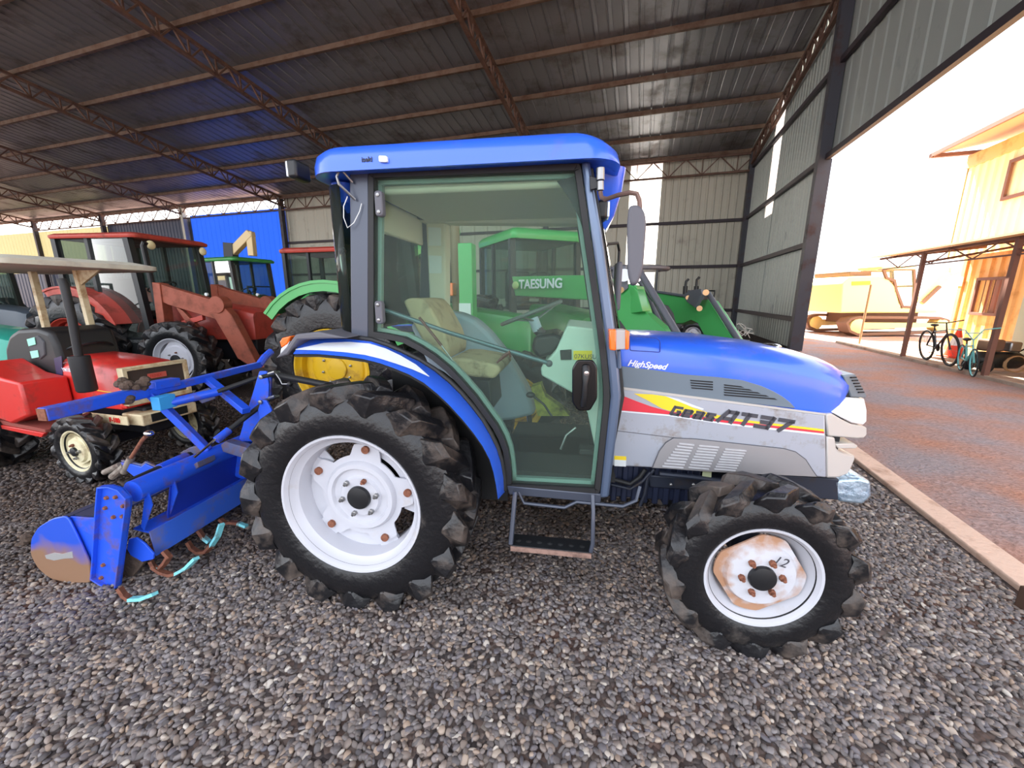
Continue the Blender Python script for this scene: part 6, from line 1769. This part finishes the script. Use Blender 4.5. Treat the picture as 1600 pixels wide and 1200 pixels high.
# ---- cone
cp_ = G(1489, 558, 0.04)
ct = thing('traffic_cone', 'orange traffic cone with a white band behind the bicycles', 'cone', cp_, 0)
CO = mat('cone_orange', rgb(240, 70, 40), 0.5)
MB().box(-0.22, 0.22, -0.22, 0.22, 0, 0.04).build('base', CO, ct, 0.01)
MB().lathe([(0.18, 0.04), (0.13, 0.30)], axis='z', n=24).build('lower_body', CO, ct)
MB().lathe([(0.13, 0.30), (0.085, 0.50)], axis='z', n=24).build('white_band', WHITE, ct)
MB().lathe([(0.085, 0.50), (0.035, 0.72), (0.001, 0.725)], axis='z', n=24).build('tip', CO, ct)
# ---- compressor beside the door
gp_ = G(1560, 585, 0.04) + Vector((0.25, 0.3, 0))
cm_ = thing('air_compressor', 'black air compressor with a round tank and hoses by the pale green door', 'compressor', gp_, R(-10))
MB().lathe([(0.001, -0.42), (0.12, -0.4), (0.17, -0.32), (0.17, 0.32), (0.12, 0.4), (0.001, 0.42)], c=(0, 0, 0.24), axis='x', n=24).build('tank', DARKF, cm_)
MB().box(-0.3, -0.02, -0.14, 0.14, 0.42, 0.66).build('motor', EXD, cm_, 0.04)
MB().box(0.08, 0.28, -0.12, 0.12, 0.42, 0.62).build('pump_head', STEEL, cm_, 0.03)
MB().tube([(0.42, -0.15, 0.35), (0.62, -0.15, 0.5), (0.62, 0.15, 0.5), (0.42, 0.15, 0.35)], 0.015, 8).build('handle', DARKF, cm_)
MB().lathe([(0.001, 0.14), (0.09, 0.15), (0.12, 0.17), (0.12, 0.21), (0.001, 0.22)], c=(-0.3, 0.0, 0.12), n=20).lathe([(0.001, -0.22), (0.12, -0.21), (0.12, -0.17), (0.09, -0.15), (0.001, -0.14)], c=(-0.3, 0, 0.12), n=20).build('wheel', SEAL, cm_)
hs_ = MB(); hs_.tube([(0.12+0.16*math.cos(k*0.5)*(1+k*0.01), -0.26, 0.2+0.16*math.sin(k*0.5)) for k in range(38)], 0.012, 6).build('coiled_hose', mat('tan_hose', rgb(150, 120, 84), 0.6), cm_)
# ---- boom of a machine in front of the blue bay
bmt = thing('loader_crane', 'pale yellow crane arm raised before the blue wall bay', 'crane', W(372, 430, 14.0)*1.0, 0)
bo = bmt.location.copy(); bo.z = 0; bmt.location = bo
def BL(px, py): return W(px, py, 14.0) - bo
PYE = mat('pale_machine_yellow', rgb(225, 200, 150), 0.5)
MB().bar(BL(362, 396), BL(393, 364), 0.25, 0.24).bar(BL(391, 362), BL(395, 400), 0.22, 0.2).build('arm', PYE, bmt, 0.02)
MB().bar(BL(360, 380), BL(364, 440), 0.3, 0.3).build('mast', DARKF, bmt)
MB().bar(Vector((BL(364,440).x, 0, 0.3)), BL(364, 440), 0.4, 0.4).box(BL(364,440).x-0.8, BL(364,440).x+0.8, -0.6, 0.6, 0.02, 0.6).build('base', DARKF, bmt, 0.04)
# ================================================================== PEBBLES of the gravel floor (uncountable)
def pebble_mat():
    m = bpy.data.materials.new('pebble_stone')
    m.use_nodes = True
    n = m.node_tree.nodes; l = m.node_tree.links
    p = n['Principled BSDF']; p.inputs['Roughness'].default_value = 0.62
    oi = n.new('ShaderNodeObjectInfo')
    rp = n.new('ShaderNodeValToRGB'); rp.color_ramp.interpolation = 'LINEAR'
    cs = [(0, (84, 80, 82)), (0.18, (118, 110, 106)), (0.34, (102, 98, 104)), (0.5, (142, 128, 118)), (0.64, (108, 100, 98)), (0.78, (140, 134, 134)), (0.9, (160, 138, 120)), (1.0, (192, 184, 174))]
    rp.color_ramp.elements[0].color = rgb(*cs[0][1]); rp.color_ramp.elements[1].color = rgb(*cs[-1][1])
    for q, c in cs[1:-1]:
        e = rp.color_ramp.elements.new(q); e.color = rgb(*c)
    l.new(oi.outputs['Random'], rp.inputs[0])
    dm = soil_shade_factor(n, l, oi.outputs['Location'])
    dk = n.new('ShaderNodeMixRGB'); dk.blend_type = 'MULTIPLY'; dk.inputs[0].default_value = 1.0; dk.inputs[2].default_value = (0.30, 0.24, 0.21, 1)  # inner pebbles tinted darker: soil tone and shade put into the colour
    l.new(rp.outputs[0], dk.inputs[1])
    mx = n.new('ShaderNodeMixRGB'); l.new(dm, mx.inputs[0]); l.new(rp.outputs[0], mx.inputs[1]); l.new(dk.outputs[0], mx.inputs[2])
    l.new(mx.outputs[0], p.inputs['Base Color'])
    return m
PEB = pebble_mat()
bm = bmesh.new(); bmesh.ops.create_icosphere(bm, subdivisions=2, radius=1.0)
random.seed(11)
for v in bm.verts:
    v.co *= random.uniform(0.9, 1.08)
me = bpy.data.meshes.new('pebble'); bm.to_mesh(me); bm.free()
me.polygons.foreach_set('use_smooth', [True]*len(me.polygons)); me.materials.append(PEB)
proto = bpy.data.objects.new('pebble_shape', me)      # not linked to the scene: only the shape the scatter uses
def scatter(name, corners, density, smin, smax, seed, label):
    me = bpy.data.meshes.new(name)
    # clip: grid of cells inside the polygon so that density stays even
    me.from_pydata([tuple(c) for c in corners], [], [tuple(range(len(corners)))])
    o = bpy.data.objects.new(name, me); COL.objects.link(o)
    me.materials.append(PEB)
    ng = bpy.data.node_groups.new(name, 'GeometryNodeTree')
    ng.interface.new_socket('Geometry', in_out='INPUT', socket_type='NodeSocketGeometry')
    ng.interface.new_socket('Geometry', in_out='OUTPUT', socket_type='NodeSocketGeometry')
    N = ng.nodes; Lk = ng.links
    gi = N.new('NodeGroupInput'); go = N.new('NodeGroupOutput')
    dp = N.new('GeometryNodeDistributePointsOnFaces'); dp.inputs['Density'].default_value = density; dp.inputs['Seed'].default_value = seed
    ob = N.new('GeometryNodeObjectInfo'); ob.inputs['Object'].default_value = proto
    ip = N.new('GeometryNodeInstanceOnPoints')
    rr = N.new('FunctionNodeRandomValue'); rr.data_type = 'FLOAT_VECTOR'
    rr.inputs[0].default_value = (-0.5, -0.5, 0); rr.inputs[1].default_value = (0.5, 0.5, 6.28)
    rs = N.new('FunctionNodeRandomValue'); rs.data_type = 'FLOAT_VECTOR'
    rs.inputs[0].default_value = (smin, smin*0.75, smin*0.5); rs.inputs[1].default_value = (smax, smax*0.8, smax*0.55)
    rs.inputs['Seed'].default_value = 3
    Lk.new(gi.outputs[0], dp.inputs[0]); Lk.new(dp.outputs['Points'], ip.inputs['Points']); Lk.new(ob.outputs['Geometry'], ip.inputs['Instance'])
    Lk.new(rr.outputs[0], ip.inputs['Rotation']); Lk.new(rs.outputs[0], ip.inputs['Scale']); Lk.new(ip.outputs[0], go.inputs[0])
    md = o.modifiers.new('scatter', 'NODES'); md.node_group = ng
    tag(o, label, 'gravel', kind='stuff')
    return o
def cl(a, b): return tuple(AB(a, b, 0.0))
# near strip and the strip beyond, both end at the kerb
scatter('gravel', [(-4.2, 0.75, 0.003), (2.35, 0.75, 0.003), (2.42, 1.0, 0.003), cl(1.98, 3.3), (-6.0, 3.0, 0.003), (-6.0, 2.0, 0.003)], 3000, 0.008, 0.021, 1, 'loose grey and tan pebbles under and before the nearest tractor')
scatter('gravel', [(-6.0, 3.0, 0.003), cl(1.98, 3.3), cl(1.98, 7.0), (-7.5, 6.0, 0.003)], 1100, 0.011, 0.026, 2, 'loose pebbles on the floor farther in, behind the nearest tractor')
